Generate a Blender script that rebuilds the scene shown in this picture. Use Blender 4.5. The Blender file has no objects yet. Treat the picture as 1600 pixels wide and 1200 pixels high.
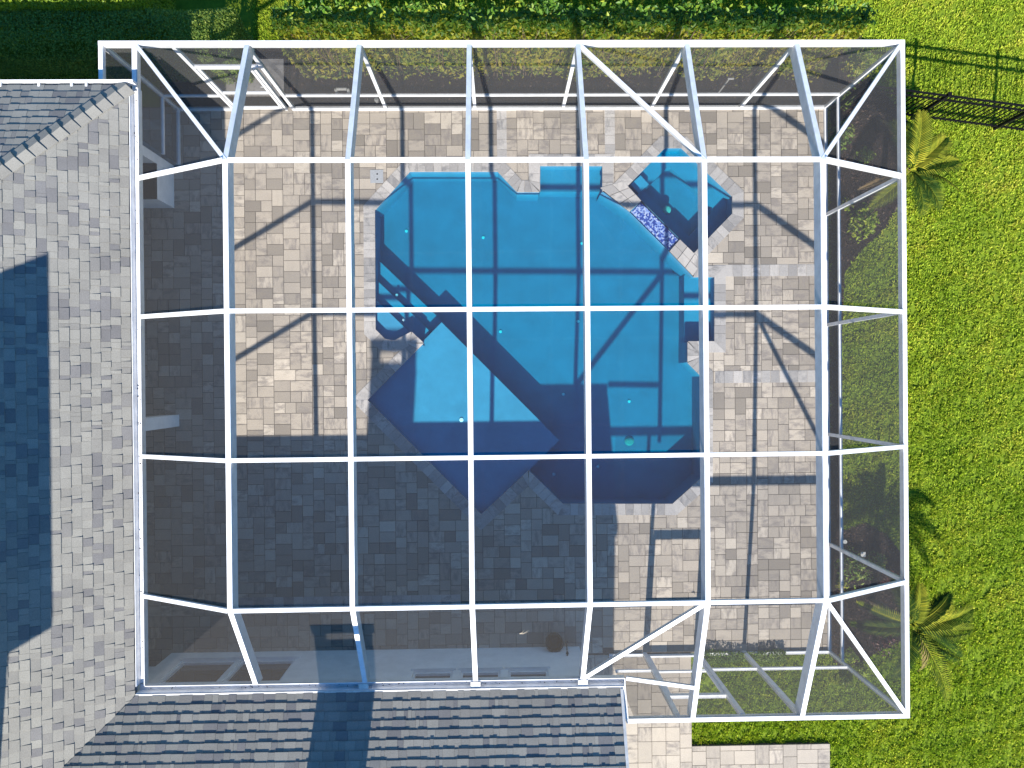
import bpy, math, random
import numpy as np
from mathutils import Vector, Matrix, Euler
from mathutils.geometry import delaunay_2d_cdt

rnd = random.Random(7)
RN = np.random.default_rng(11)
sc = bpy.context.scene
COL = sc.collection

# ------------------------------------------------------------------ camera, sky, sun, exposure
F_PX = 1130.0                                  # focal length in pixels of a 1600 px wide picture
CAM_H = 15.0
CAM_ROT = Euler((-0.0036, -0.0175, -0.0095), 'XYZ')
cam = bpy.data.objects.new('camera', bpy.data.cameras.new('camera'))
cam.location = (0, 0, CAM_H)
cam.rotation_euler = CAM_ROT
cam.data.sensor_width = 36.0
cam.data.lens = F_PX / 1600 * 36.0
cam.data.clip_end = 2000
COL.objects.link(cam)
sc.camera = cam

SHX, SHY = 0.085, 1.253                        # shadow run per metre of height
sun_el = math.atan(1 / math.hypot(SHX, SHY))
W = bpy.data.worlds.new('World')
sc.world = W
W.use_nodes = True
wn = W.node_tree.nodes
sky = wn.new('ShaderNodeTexSky')
sky.sky_type = 'NISHITA'
sky.sun_disc = False
sky.sun_elevation = sun_el
sky.sun_rotation = math.radians(180) + math.atan2(SHX, SHY)
sky.air_density = 1.2
sky.dust_density = 0.2
sky.ozone_density = 7.0
wn['Background'].inputs[1].default_value = 0.1
hs = wn.new('ShaderNodeHueSaturation')          # the deep clear blue that the open shade of the photograph shows
hs.inputs['Saturation'].default_value = 1.22
W.node_tree.links.new(sky.outputs[0], hs.inputs['Color'])
W.node_tree.links.new(hs.outputs[0], wn['Background'].inputs[0])

sl = bpy.data.lights.new('sun', 'SUN')
sl.energy = 5.0
sl.angle = math.radians(0.5)
sl.color = (1.0, 0.955, 0.88)
so = bpy.data.objects.new('sun', sl)
so.rotation_euler = Vector((SHX, SHY, -1)).to_track_quat('-Z', 'Y').to_euler()
so.location = (0, -20, 25)
COL.objects.link(so)

vs = sc.view_settings
vs.view_transform = 'Standard'
vs.look = 'None'
vs.gamma = 1.0
vs.use_curve_mapping = False
vs.exposure = 1.12
sc.cycles.transparent_max_bounces = 24
sc.cycles.max_bounces = 6
sc.cycles.diffuse_bounces = 3
sc.cycles.volume_bounces = 1
sc.cycles.use_denoising = True

# ------------------------------------------------------------------ measuring: a spot of the photograph on a level plane
_R = CAM_ROT.to_matrix()


def at(px, py, z=0.0):
    d = _R @ Vector(((px - 800) / F_PX, -(py - 600) / F_PX, -1.0))
    k = (z - CAM_H) / d.z
    return Vector((d.x * k, d.y * k, z))


def xy(px, py, z=0.0):
    v = at(px, py, z)
    return (v.x, v.y)


# ------------------------------------------------------------------ materials
def mat(name):
    m = bpy.data.materials.new(name)
    m.use_nodes = True
    nt = m.node_tree
    b = nt.nodes['Principled BSDF']
    return m, nt, b


def nd(nt, kind, **kw):
    n = nt.nodes.new(kind)
    for k, v in kw.items():
        if k.startswith('i_'):
            n.inputs[k[2:].replace('_', ' ')].default_value = v
        elif k.startswith('n'):
            n.inputs[int(k[1:])].default_value = v
        else:
            setattr(n, k, v)
    return n


def ramp(nt, fac, stops):
    r = nt.nodes.new('ShaderNodeValToRGB')
    e = r.color_ramp.elements
    while len(e) > len(stops):
        e.remove(e[-1])
    while len(e) < len(stops):
        e.new(0.5)
    for s, (p, c) in zip(e, stops):
        s.position = p
        s.color = (*c, 1) if len(c) == 3 else c
    nt.links.new(fac, r.inputs[0])
    return r.outputs[0]


def noise(nt, scale, detail=3, rough=0.55, vec=None, four=None):
    n = nt.nodes.new('ShaderNodeTexNoise')
    n.inputs['Scale'].default_value = scale
    n.inputs['Detail'].default_value = detail
    n.inputs['Roughness'].default_value = rough
    if four is not None:
        n.noise_dimensions = '4D'
        nt.links.new(four, n.inputs['W'])
    if vec is not None:
        nt.links.new(vec, n.inputs['Vector'])
    return n.outputs['Fac']


def pos(nt, scale=(1, 1, 1)):
    g = nt.nodes.new('ShaderNodeNewGeometry')
    m = nt.nodes.new('ShaderNodeVectorMath')
    m.operation = 'MULTIPLY'
    nt.links.new(g.outputs['Position'], m.inputs[0])
    m.inputs[1].default_value = scale
    return m.outputs[0]


def attr(nt, name='tone'):
    a = nt.nodes.new('ShaderNodeAttribute')
    a.attribute_name = name
    return a.outputs['Fac']


def mth(nt, op, a, b=None):
    m = nt.nodes.new('ShaderNodeMath')
    m.operation = op
    for i, v in enumerate((a, b)):
        if v is None:
            continue
        if isinstance(v, (int, float)):
            m.inputs[i].default_value = v
        else:
            nt.links.new(v, m.inputs[i])
    return m.outputs[0]


def mixc(nt, fac, a, b, mode='MIX'):
    m = nt.nodes.new('ShaderNodeMix')
    m.data_type = 'RGBA'
    m.blend_type = mode
    for sock, v in ((0, fac), (6, a), (7, b)):
        if isinstance(v, (int, float)):
            m.inputs[sock].default_value = v
        elif isinstance(v, tuple):
            m.inputs[sock].default_value = (*v, 1)
        else:
            nt.links.new(v, m.inputs[sock])
    return m.outputs[2]


def bump(nt, b, height, strength=0.3, dist=0.01):
    n = nt.nodes.new('ShaderNodeBump')
    n.inputs['Strength'].default_value = strength
    n.inputs['Distance'].default_value = dist
    nt.links.new(height, n.inputs['Height'])
    nt.links.new(n.outputs[0], b.inputs['Normal'])


def plain(name, c, rough=0.5, spec=0.5, metal=0.0, grime=0.0, gscale=6):
    m, nt, b = mat(name)
    b.inputs['Base Color'].default_value = (*c, 1)
    b.inputs['Roughness'].default_value = rough
    b.inputs['Specular IOR Level'].default_value = spec
    b.inputs['Metallic'].default_value = metal
    if grime:
        f = noise(nt, gscale, 5, 0.65, pos(nt))
        f2 = ramp(nt, f, [(0.35, (1 - grime,) * 3), (0.62, (1, 1, 1))])
        nt.links.new(mixc(nt, 1.0, c, f2, 'MULTIPLY'), b.inputs['Base Color'])
    return m


M = {}
M['white'] = plain('white_aluminium', (0.80, 0.80, 0.80), 0.38, 0.5, grime=0.18, gscale=5)
M['stucco'] = plain('white_stucco', (0.86, 0.85, 0.83), 0.85, 0.2, grime=0.12, gscale=3)
M['fascia'] = plain('cream_fascia', (0.72, 0.69, 0.63), 0.6, 0.4, grime=0.25, gscale=8)
M['gutter_dirt'] = plain('gutter_dirt', (0.09, 0.07, 0.05), 0.9, 0.1, grime=0.5, gscale=20)
M['black'] = plain('black_metal', (0.005, 0.005, 0.006), 0.6, 0.12)
M['glass'] = plain('dark_window_glass', (0.02, 0.024, 0.028), 0.06, 0.6)
M['granite'] = plain('dark_counter_top', (0.03, 0.032, 0.035), 0.3, 0.5, grime=0.4, gscale=40)
M['pvc'] = plain('white_pipe', (0.55, 0.54, 0.51), 0.5, grime=0.2)
M['concrete'] = plain('grey_concrete', (0.30, 0.28, 0.26), 0.9, 0.2, grime=0.3, gscale=4)
M['lid'] = plain('grey_lid', (0.33, 0.34, 0.35), 0.6, 0.3, grime=0.15, gscale=30)
M['hole'] = plain('dark_hole', (0.02, 0.02, 0.02), 0.8)
M['soil_pot'] = plain('dark_brown_pot', (0.06, 0.05, 0.04), 0.9, 0.1, grime=0.5, gscale=40)
M['lens'] = plain('pale_light_lens', (0.36, 0.42, 0.38), 0.3, 0.5)
M['cap_white'] = plain('white_fitting', (0.85, 0.9, 0.9), 0.4)
M['joint'] = plain('joint_sand', (0.13, 0.115, 0.10), 0.95, 0.1, grime=0.3, gscale=15)
M['stem'] = plain('tan_stems', (0.30, 0.22, 0.13), 0.9, 0.2, grime=0.4, gscale=25)
M['soil'] = plain('dark_soil', (0.026, 0.019, 0.016), 0.95, 0.1, grime=0.5, gscale=8)
M['dry_leaf'] = plain('dry_leaf', (0.5, 0.42, 0.3), 0.8, 0.2)


def make_paver(name, stops, grey, streak):
    m, nt, b = mat(name)
    t = attr(nt)
    w = mth(nt, 'MULTIPLY', t, 37.0)
    base = ramp(nt, t, stops)
    patch = noise(nt, 4.5, 4, 0.6, pos(nt, (1, 2.2, 1)), four=w)
    patch2 = noise(nt, 4.5, 4, 0.6, pos(nt, (2.6, 0.9, 1)), four=w)
    sel = mth(nt, 'GREATER_THAN', mth(nt, 'FRACT', mth(nt, 'MULTIPLY', t, 7.3)), 0.5)
    pm = nt.nodes.new('ShaderNodeMix')
    nt.links.new(sel, pm.inputs[0]); nt.links.new(patch, pm.inputs[2]); nt.links.new(patch2, pm.inputs[3])
    k = ramp(nt, pm.outputs[0], [(0.45, (0, 0, 0)), (0.62, (streak,) * 3)])
    some = ramp(nt, mth(nt, 'FRACT', mth(nt, 'MULTIPLY', t, 23.7)), [(0.35, (0.12,) * 3), (0.75, (1, 1, 1))])
    k = mixc(nt, 1.0, k, some, 'MULTIPLY')
    col = mixc(nt, k, base, grey)
    fine = noise(nt, 55, 4, 0.7, pos(nt))
    fr = ramp(nt, fine, [(0.3, (0.80,) * 3), (0.7, (1.12,) * 3)])
    col = mixc(nt, 1.0, col, fr, 'MULTIPLY')
    big = ramp(nt, noise(nt, 0.55, 3, 0.5, pos(nt)), [(0.3, (0.88, 0.88, 0.89)), (0.7, (1.07, 1.05, 1.03))])
    col = mixc(nt, 1.0, col, big, 'MULTIPLY')
    nt.links.new(col, b.inputs['Base Color'])
    b.inputs['Roughness'].default_value = 0.85
    b.inputs['Specular IOR Level'].default_value = 0.2
    bump(nt, b, fine, 0.25, 0.004)
    return m


M['paver'] = make_paver('tan_grey_paver', [(0.0, (0.225, 0.198, 0.165)), (0.3, (0.325, 0.286, 0.237)), (0.75, (0.42, 0.367, 0.30)), (1.0, (0.50, 0.44, 0.36))], (0.215, 0.19, 0.17), 0.8)
M['band'] = make_paver('grey_streaked_stone', [(0.0, (0.27, 0.258, 0.246)), (0.5, (0.37, 0.352, 0.33)), (1.0, (0.47, 0.44, 0.405))], (0.19, 0.186, 0.185), 0.8)


def make_shingle():
    m, nt, b = mat('grey_shingle')
    t = attr(nt)
    base = ramp(nt, t, [(0.0, (0.145, 0.14, 0.138)), (0.3, (0.185, 0.178, 0.172)), (0.5, (0.215, 0.205, 0.183)), (1.0, (0.27, 0.258, 0.226))])
    g = ramp(nt, noise(nt, 90, 4, 0.75, pos(nt)), [(0.3, (0.72,) * 3), (0.7, (1.2,) * 3)])
    big = ramp(nt, noise(nt, 1.6, 4, 0.6, pos(nt)), [(0.3, (0.9,) * 3), (0.7, (1.06,) * 3)])
    col = mixc(nt, 1.0, mixc(nt, 1.0, base, g, 'MULTIPLY'), big, 'MULTIPLY')
    nt.links.new(col, b.inputs['Base Color'])
    b.inputs['Roughness'].default_value = 0.92
    b.inputs['Specular IOR Level'].default_value = 0.15
    return m


M['shingle'] = make_shingle()
M['roof_base'] = plain('roof_underlay', (0.10, 0.10, 0.10), 0.95, 0.1)


def make_leaf(name, stops, trans=0.35, rough=0.45, spec=0.35):
    m, nt, b = mat(name)
    t = attr(nt)
    big = noise(nt, 0.8, 4, 0.6, pos(nt))
    f = mth(nt, 'ADD', mth(nt, 'MULTIPLY', t, 0.75), mth(nt, 'MULTIPLY', mth(nt, 'SUBTRACT', big, 0.5), 0.9))
    f = mth(nt, 'ADD', f, 0.12)
    col = ramp(nt, f, stops)
    nt.links.new(col, b.inputs['Base Color'])
    b.inputs['Roughness'].default_value = rough
    b.inputs['Specular IOR Level'].default_value = spec
    tr = nt.nodes.new('ShaderNodeBsdfTranslucent')
    nt.links.new(mixc(nt, 1.0, col, (1.3, 1.35, 0.7), 'MULTIPLY'), tr.inputs[0])
    mx = nt.nodes.new('ShaderNodeMixShader')
    mx.inputs[0].default_value = trans
    nt.links.new(b.outputs[0], mx.inputs[1])
    nt.links.new(tr.outputs[0], mx.inputs[2])
    nt.links.new(mx.outputs[0], nt.nodes['Material Output'].inputs[0])
    return m


M['grass'] = make_leaf('lawn_blades', [(0.0, (0.14, 0.25, 0.015)), (0.3, (0.29, 0.42, 0.026)), (0.55, (0.45, 0.525, 0.045)), (1.0, (0.70, 0.61, 0.12))], 0.3, 0.6, 0.2)
M['croton'] = make_leaf('yellow_green_leaves', [(0.0, (0.035, 0.105, 0.012)), (0.3, (0.10, 0.20, 0.02)), (0.6, (0.38, 0.40, 0.035)), (1.0, (0.66, 0.50, 0.06))], 0.3)
M['hedge'] = make_leaf('dark_hedge_leaves', [(0.0, (0.055, 0.12, 0.022)), (0.5, (0.16, 0.25, 0.04)), (1.0, (0.38, 0.42, 0.07))], 0.25, 0.5, 0.25)
M['lime'] = make_leaf('lime_leaves', [(0.0, (0.08, 0.16, 0.012)), (0.5, (0.24, 0.33, 0.02)), (1.0, (0.45, 0.48, 0.04))], 0.35)
M['frond'] = make_leaf('palm_frond', [(0.0, (0.010, 0.026, 0.006)), (0.35, (0.022, 0.05, 0.008)), (0.62, (0.20, 0.22, 0.02)), (1.0, (0.60, 0.50, 0.05))], 0.1, 0.75, 0.05)  # dark low stops carry the shade painted between the leaflets
M['burgundy'] = make_leaf('burgundy_leaves', [(0.0, (0.03, 0.012, 0.012)), (0.6, (0.10, 0.03, 0.028)), (1.0, (0.20, 0.09, 0.05))], 0.2)
M['dead_frond'] = make_leaf('dry_brown_frond', [(0.0, (0.16, 0.11, 0.05)), (1.0, (0.34, 0.24, 0.12))], 0.2, 0.8, 0.1)


def make_ground():
    m, nt, b = mat('lawn_ground')
    col = ramp(nt, noise(nt, 9, 6, 0.7, pos(nt)), [(0.3, (0.09, 0.14, 0.012)), (0.7, (0.17, 0.23, 0.018))])
    nt.links.new(col, b.inputs['Base Color'])
    b.inputs['Roughness'].default_value = 0.95
    b.inputs['Specular IOR Level'].default_value = 0.1
    return m


M['ground'] = make_ground()


def make_mulch():
    m, nt, b = mat('red_brown_mulch')
    t = attr(nt)
    col = ramp(nt, t, [(0.0, (0.012, 0.008, 0.007)), (0.6, (0.032, 0.017, 0.013)), (0.9, (0.065, 0.034, 0.025)), (1.0, (0.2, 0.14, 0.1))])
    nt.links.new(col, b.inputs['Base Color'])
    b.inputs['Roughness'].default_value = 0.95
    return m


M['mulch'] = make_mulch()


def make_plaster(name, c):
    m, nt, b = mat(name)
    f = ramp(nt, noise(nt, 2.2, 5, 0.6, pos(nt)), [(0.3, (0.87,) * 3), (0.7, (1.09,) * 3)])
    g = ramp(nt, noise(nt, 60, 3, 0.6, pos(nt)), [(0.3, (0.95,) * 3), (0.7, (1.05,) * 3)])
    nt.links.new(mixc(nt, 1.0, mixc(nt, 1.0, c, f, 'MULTIPLY'), g, 'MULTIPLY'), b.inputs['Base Color'])
    b.inputs['Roughness'].default_value = 0.8
    b.inputs['Specular IOR Level'].default_value = 0.1
    return m


M['plaster'] = make_plaster('blue_pool_plaster', (0.06, 0.235, 0.385))


def make_tile():
    m, nt, b = mat('blue_mosaic_tile')
    v = nt.nodes.new('ShaderNodeTexVoronoi')
    v.distance = 'CHEBYCHEV'
    v.inputs['Scale'].default_value = 34
    v.inputs['Randomness'].default_value = 0.35
    g = nt.nodes.new('ShaderNodeNewGeometry')
    rot = nt.nodes.new('ShaderNodeVectorRotate')
    rot.inputs['Angle'].default_value = math.radians(43)
    nt.links.new(g.outputs['Position'], rot.inputs[0])
    nt.links.new(rot.outputs[0], v.inputs['Vector'])
    s = nt.nodes.new('ShaderNodeSeparateColor')
    nt.links.new(v.outputs['Color'], s.inputs[0])
    col = ramp(nt, s.outputs[0], [(0.0, (0.015, 0.03, 0.16)), (0.45, (0.03, 0.07, 0.30)), (0.47, (0.11, 0.18, 0.42)), (0.8, (0.22, 0.30, 0.50)), (1.0, (0.34, 0.40, 0.52))])
    nt.links.new(col, b.inputs['Base Color'])
    b.inputs['Roughness'].default_value = 0.2
    return m


M['tile'] = make_tile()


def make_screen(name, c, alb):
    m, nt, b = mat(name)
    nt.nodes.remove(b)
    g = nt.nodes.new('ShaderNodeNewGeometry')
    d = nt.nodes.new('ShaderNodeVectorMath')
    d.operation = 'DOT_PRODUCT'
    nt.links.new(g.outputs['Normal'], d.inputs[0])
    nt.links.new(g.outputs['Incoming'], d.inputs[1])
    cosv = mth(nt, 'MAXIMUM', mth(nt, 'ABSOLUTE', d.outputs['Value']), 0.1)
    thr = mth(nt, 'POWER', 1.0 - c, mth(nt, 'DIVIDE', 1.0, cosv))
    dif = nt.nodes.new('ShaderNodeBsdfDiffuse')
    dif.inputs[0].default_value = (*alb, 1)
    tr = nt.nodes.new('ShaderNodeBsdfTransparent')
    mx = nt.nodes.new('ShaderNodeMixShader')
    nt.links.new(thr, mx.inputs[0])
    nt.links.new(dif.outputs[0], mx.inputs[1])
    nt.links.new(tr.outputs[0], mx.inputs[2])
    nt.links.new(mx.outputs[0], nt.nodes['Material Output'].inputs[0])
    return m


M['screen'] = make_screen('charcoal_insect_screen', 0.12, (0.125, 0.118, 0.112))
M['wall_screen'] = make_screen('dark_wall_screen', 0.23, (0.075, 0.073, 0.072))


def make_water():
    m, nt, b = mat('pool_water')
    nt.nodes.remove(b)
    out = nt.nodes['Material Output']
    bp = nt.nodes.new('ShaderNodeBump')
    bp.inputs['Strength'].default_value = 0.06
    bp.inputs['Distance'].default_value = 0.02
    nt.links.new(noise(nt, 5, 3, 0.5, pos(nt)), bp.inputs['Height'])
    g = nt.nodes.new('ShaderNodeNewGeometry')
    dt = nt.nodes.new('ShaderNodeVectorMath')
    dt.operation = 'DOT_PRODUCT'
    nt.links.new(bp.outputs[0], dt.inputs[0])
    nt.links.new(g.outputs['Incoming'], dt.inputs[1])
    one = mth(nt, 'SUBTRACT', 1.0, mth(nt, 'MINIMUM', mth(nt, 'ABSOLUTE', dt.outputs['Value']), 1.0))
    fres = mth(nt, 'ADD', mth(nt, 'MULTIPLY', mth(nt, 'POWER', one, 5.0), 0.98), 0.02)
    tr = nt.nodes.new('ShaderNodeBsdfTransparent')
    gl = nt.nodes.new('ShaderNodeBsdfGlossy')
    gl.inputs['Roughness'].default_value = 0.05
    nt.links.new(bp.outputs[0], gl.inputs['Normal'])
    mx = nt.nodes.new('ShaderNodeMixShader')
    nt.links.new(fres, mx.inputs[0])
    nt.links.new(tr.outputs[0], mx.inputs[1])
    nt.links.new(gl.outputs[0], mx.inputs[2])
    nt.links.new(mx.outputs[0], out.inputs['Surface'])
    ab = nt.nodes.new('ShaderNodeVolumeAbsorption')
    ab.inputs['Color'].default_value = (0.0, 0.915, 0.945, 1)
    ab.inputs['Density'].default_value = 3.2
    sca = nt.nodes.new('ShaderNodeVolumeScatter')
    sca.inputs['Color'].default_value = (0.12, 0.62, 0.95, 1)
    sca.inputs['Density'].default_value = 0.14
    sca.inputs['Anisotropy'].default_value = 0.4
    ads = nt.nodes.new('ShaderNodeAddShader')
    nt.links.new(ab.outputs[0], ads.inputs[0])
    nt.links.new(sca.outputs[0], ads.inputs[1])
    nt.links.new(ads.outputs[0], out.inputs['Volume'])
    return m


M['water'] = make_water()

# ------------------------------------------------------------------ building helpers
BASE = {}


def props(o, label=None, cat=None, group=None, kind=None):
    for k, v in (('label', label), ('category', cat), ('group', group), ('kind', kind)):
        if v:
            o[k] = v
    return o


def thing(name, label, cat, loc=(0, 0, 0), group=None):
    o = bpy.data.objects.new(name, None)
    o.location = loc
    o.empty_display_size = 0.3
    COL.objects.link(o)
    BASE[o.name] = Vector(loc)
    return props(o, label, cat, group)


def put(name, me, parent=None, mtx=None):
    o = bpy.data.objects.new(name, me)
    COL.objects.link(o)
    if parent is not None:
        o.parent = parent
        BASE[o.name] = BASE[parent.name]
    else:
        BASE[o.name] = Vector((0, 0, 0))
    if mtx is not None:
        o.matrix_local = Matrix.Translation(-BASE[o.name]) @ mtx
    return o


def mesh_np(name, V, Fc, mtl, tone=None, smooth=False):
    """V (n,3), Fc (m,k) with one k; tone per face"""
    V = np.asarray(V, np.float32)
    Fc = np.asarray(Fc, np.int32)
    me = bpy.data.meshes.new(name)
    m, k = Fc.shape
    me.vertices.add(len(V))
    me.vertices.foreach_set('co', V.ravel())
    me.loops.add(m * k)
    me.loops.foreach_set('vertex_index', Fc.ravel())
    me.polygons.add(m)
    me.polygons.foreach_set('loop_start', np.arange(0, m * k, k, dtype=np.int32))
    me.polygons.foreach_set('loop_total', np.full(m, k, np.int32))
    if smooth:
        me.polygons.foreach_set('use_smooth', np.ones(m, bool))
    me.update(calc_edges=True)
    if tone is not None:
        a = me.attributes.new('tone', 'FLOAT', 'FACE')
        a.data.foreach_set('value', np.asarray(tone, np.float32))
    me.materials.append(mtl)
    return me


class MB:
    """collects shapes in world coordinates; build() makes one mesh object of them"""

    def __init__(self):
        self.v, self.f, self.t = [], [], []

    def add(self, vs_, fs, tone=0.5):
        n = len(self.v)
        self.v += [tuple(p) for p in vs_]
        self.f += [tuple(i + n for i in f) for f in fs]
        self.t += [tone] * len(fs)
        return self

    def box(self, a, b, tone=0.5):
        (x0, y0, z0), (x1, y1, z1) = a, b
        x0, x1 = min(x0, x1), max(x0, x1)
        y0, y1 = min(y0, y1), max(y0, y1)
        z0, z1 = min(z0, z1), max(z0, z1)
        v = [(x0, y0, z0), (x1, y0, z0), (x1, y1, z0), (x0, y1, z0), (x0, y0, z1), (x1, y0, z1), (x1, y1, z1), (x0, y1, z1)]
        return self.add(v, [(3, 2, 1, 0), (4, 5, 6, 7), (0, 1, 5, 4), (1, 2, 6, 5), (2, 3, 7, 6), (3, 0, 4, 7)], tone)

    def prism(self, poly, z0, z1, tone=0.5, bottom=True):
        n = len(poly)
        area = sum(poly[i][0] * poly[(i + 1) % n][1] - poly[(i + 1) % n][0] * poly[i][1] for i in range(n))
        if area < 0:
            poly = poly[::-1]
        v = [(p[0], p[1], z0) for p in poly] + [(p[0], p[1], z1) for p in poly]
        f = [tuple(range(n, 2 * n))]
        if bottom:
            f.append(tuple(range(n - 1, -1, -1)))
        f += [(i, (i + 1) % n, n + (i + 1) % n, n + i) for i in range(n)]
        return self.add(v, f, tone)

    def bar(self, pts, w, d, tone=0.5):
        """a bar whose top follows pts; upright sides w apart, d deep"""
        pts = [Vector(p) for p in pts]
        dr = pts[-1] - pts[0]
        s = Vector((-dr.y, dr.x, 0))
        s = s.normalized() * (w / 2) if s.length > 1e-6 else Vector((w / 2, 0, 0))
        v = []
        for p in pts:
            v += [p + s, p - s, p - s - Vector((0, 0, d)), p + s - Vector((0, 0, d))]
        n = len(pts)
        f = [(3, 2, 1, 0), (4 * n - 4, 4 * n - 3, 4 * n - 2, 4 * n - 1)]
        for i in range(n - 1):
            a, b = 4 * i, 4 * i + 4
            for j in range(4):
                k = (j + 1) % 4
                f.append((a + j, a + k, b + k, b + j))
        return self.add(v, f, tone)

    def tube(self, pts, r, n=6, tone=0.5, r1=None):
        pts = [Vector(p) for p in pts]
        v, f = [], []
        m = len(pts)
        for i, p in enumerate(pts):
            d = (pts[min(i + 1, m - 1)] - pts[max(i - 1, 0)]).normalized()
            a = d.orthogonal().normalized()
            b = d.cross(a)
            rr = r if r1 is None else r + (r1 - r) * i / max(m - 1, 1)
            v += [p + (a * math.cos(2 * math.pi * k / n) + b * math.sin(2 * math.pi * k / n)) * rr for k in range(n)]
        for i in range(m - 1):
            for k in range(n):
                f.append((i * n + k, i * n + (k + 1) % n, (i + 1) * n + (k + 1) % n, (i + 1) * n + k))
        f.append(tuple(range(n - 1, -1, -1)))
        f.append(tuple(range((m - 1) * n, m * n)))
        return self.add(v, f, tone)

    def lathe(self, c, prof, n=20, tone=0.5):
        v, f = [], []
        for r, z in prof:
            v += [(c[0] + r * math.cos(2 * math.pi * k / n), c[1] + r * math.sin(2 * math.pi * k / n), c[2] + z) for k in range(n)]
        m = len(prof)
        for i in range(m - 1):
            for k in range(n):
                f.append((i * n + k, i * n + (k + 1) % n, (i + 1) * n + (k + 1) % n, (i + 1) * n + k))
        f.append(tuple(range(n - 1, -1, -1)))
        f.append(tuple(range((m - 1) * n, m * n)))
        return self.add(v, f, tone)

    def mesh(self, name, mtl, off=None):
        me = bpy.data.meshes.new(name)
        off = off or Vector((0, 0, 0))
        me.from_pydata([(x - off.x, y - off.y, z - off.z) for x, y, z in self.v], [], self.f)
        a = me.attributes.new('tone', 'FLOAT', 'FACE')
        a.data.foreach_set('value', self.t)
        me.materials.append(M[mtl] if isinstance(mtl, str) else mtl)
        me.update()
        return me

    def build(self, name, mtl, parent=None):
        off = BASE[parent.name] if parent is not None else None
        return put(name, self.mesh(name, mtl, off), parent)


def inside(poly, x, y):
    r = False
    n = len(poly)
    for i in range(n):
        x0, y0 = poly[i]
        x1, y1 = poly[(i + 1) % n]
        if (y0 > y) != (y1 > y) and x < (x1 - x0) * (y - y0) / (y1 - y0) + x0:
            r = not r
    return r


def in_np(poly, X, Y):
    r = np.zeros(X.shape, bool)
    n = len(poly)
    for i in range(n):
        x0, y0 = poly[i]
        x1, y1 = poly[(i + 1) % n]
        if y0 == y1:
            continue
        c = ((y0 > Y) != (y1 > Y)) & (X < (x1 - x0) * (Y - y0) / (y1 - y0) + x0)
        r ^= c
    return r


def cut(outer, holes):
    """triangles of outer minus holes"""
    vs_, es = [], []
    for poly in [outer] + holes:
        n = len(vs_)
        vs_ += [Vector(p) for p in poly]
        es += [(n + i, n + (i + 1) % len(poly)) for i in range(len(poly))]
    r = delaunay_2d_cdt(vs_, es, [], 0, 1e-5)
    V, Fc = r[0], r[2]
    keep = []
    for f in Fc:
        c = sum((V[i] for i in f), Vector((0, 0))) / len(f)
        if inside(outer, c.x, c.y) and not any(inside(h, c.x, c.y) for h in holes):
            keep.append(f)
    return [(p.x, p.y) for p in V], keep


def clip_half(poly, a, b, c):
    """keep a*x+b*y<=c"""
    out = []
    n = len(poly)
    for i in range(n):
        p, q = poly[i], poly[(i + 1) % n]
        dp, dq = a * p[0] + b * p[1] - c, a * q[0] + b * q[1] - c
        if dp <= 0:
            out.append(p)
        if (dp < 0 < dq) or (dq < 0 < dp):
            t = dp / (dp - dq)
            out.append((p[0] + t * (q[0] - p[0]), p[1] + t * (q[1] - p[1])))
    return out


# ------------------------------------------------------------------ main measures
BX = [-4.131, -2.278, -0.449, 1.368, 3.199, 5.052]      # the six cage beams
PY = [3.403, 1.110, -1.166, -3.455]                     # the four lines of purlins
HE, XR, YT, YB = 2.914, 6.844, 5.649, -5.719            # cage eave height and its right, top and bottom walls


def HT(x):
    return 3.903 - 0.0093 * x


EAVE_Z = 3.10                                            # house eave
SLOPE = 0.48
X_E = at(205, 600, EAVE_Z).x                             # eave of the left wing
Y_S = at(560, 1082, EAVE_Z).y                            # eave of the bottom wing
Y_N = at(100, 134, EAVE_Z).y                             # north eave of the left wing
X_GABLE = at(972, 1110, EAVE_Z + 0.2).x
XG = at(219.5, 600, EAVE_Z).x                              # cage side of the left gutter
YG = at(560, 1067.5, EAVE_Z).y                             # cage side of the bottom gutter
Y_WALL = at(600, 1015, 0).y
X_CORNER = at(905, 1013, 0).x
XL = at(157, 64, HE).x                                   # left end of the cage
DECK_R = at(1291, 600, 0).x

# pool outline at the coping edge (photo points), clockwise from the top left
P_OUT = [(640, 267), (778, 267), (808, 299), (843, 299), (843, 258), (942, 258), (942, 299), (984, 331), (1046, 393), (1083, 432),
         (1117, 432), (1117, 534), (1075, 534), (1075, 566), (1097, 588), (1097, 747), (1051, 788), (879, 788), (826, 736),
         (752, 805), (573, 625), (661, 536), (643, 519), (616, 533), (601, 530), (586, 515), (585, 328)]
POOL = [xy(*p) for p in P_OUT]
S_OUT = [(980, 290), (1039, 230), (1065, 230), (1145, 306), (1145, 334), (1085, 396)]
SPA = [xy(*p) for p in S_OUT]


def ccw(poly):
    a = sum(poly[i][0] * poly[(i + 1) % len(poly)][1] - poly[(i + 1) % len(poly)][0] * poly[i][1] for i in range(len(poly)))
    return poly if a > 0 else poly[::-1]


def offset(poly, d):
    """outward by d, mitred; poly counter-clockwise"""
    out = []
    n = len(poly)
    for i in range(n):
        p0, p1, p2 = Vector(poly[i - 1]), Vector(poly[i]), Vector(poly[(i + 1) % n])
        e0, e1 = (p1 - p0).normalized(), (p2 - p1).normalized()
        n0, n1 = Vector((e0.y, -e0.x)), Vector((e1.y, -e1.x))
        b = n0 + n1
        k = d / max(0.35, (1 + n0.dot(n1)))
        out.append(tuple(p1 + b * k))
    return out


POOL = ccw(POOL)
SPA = ccw(SPA)

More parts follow.
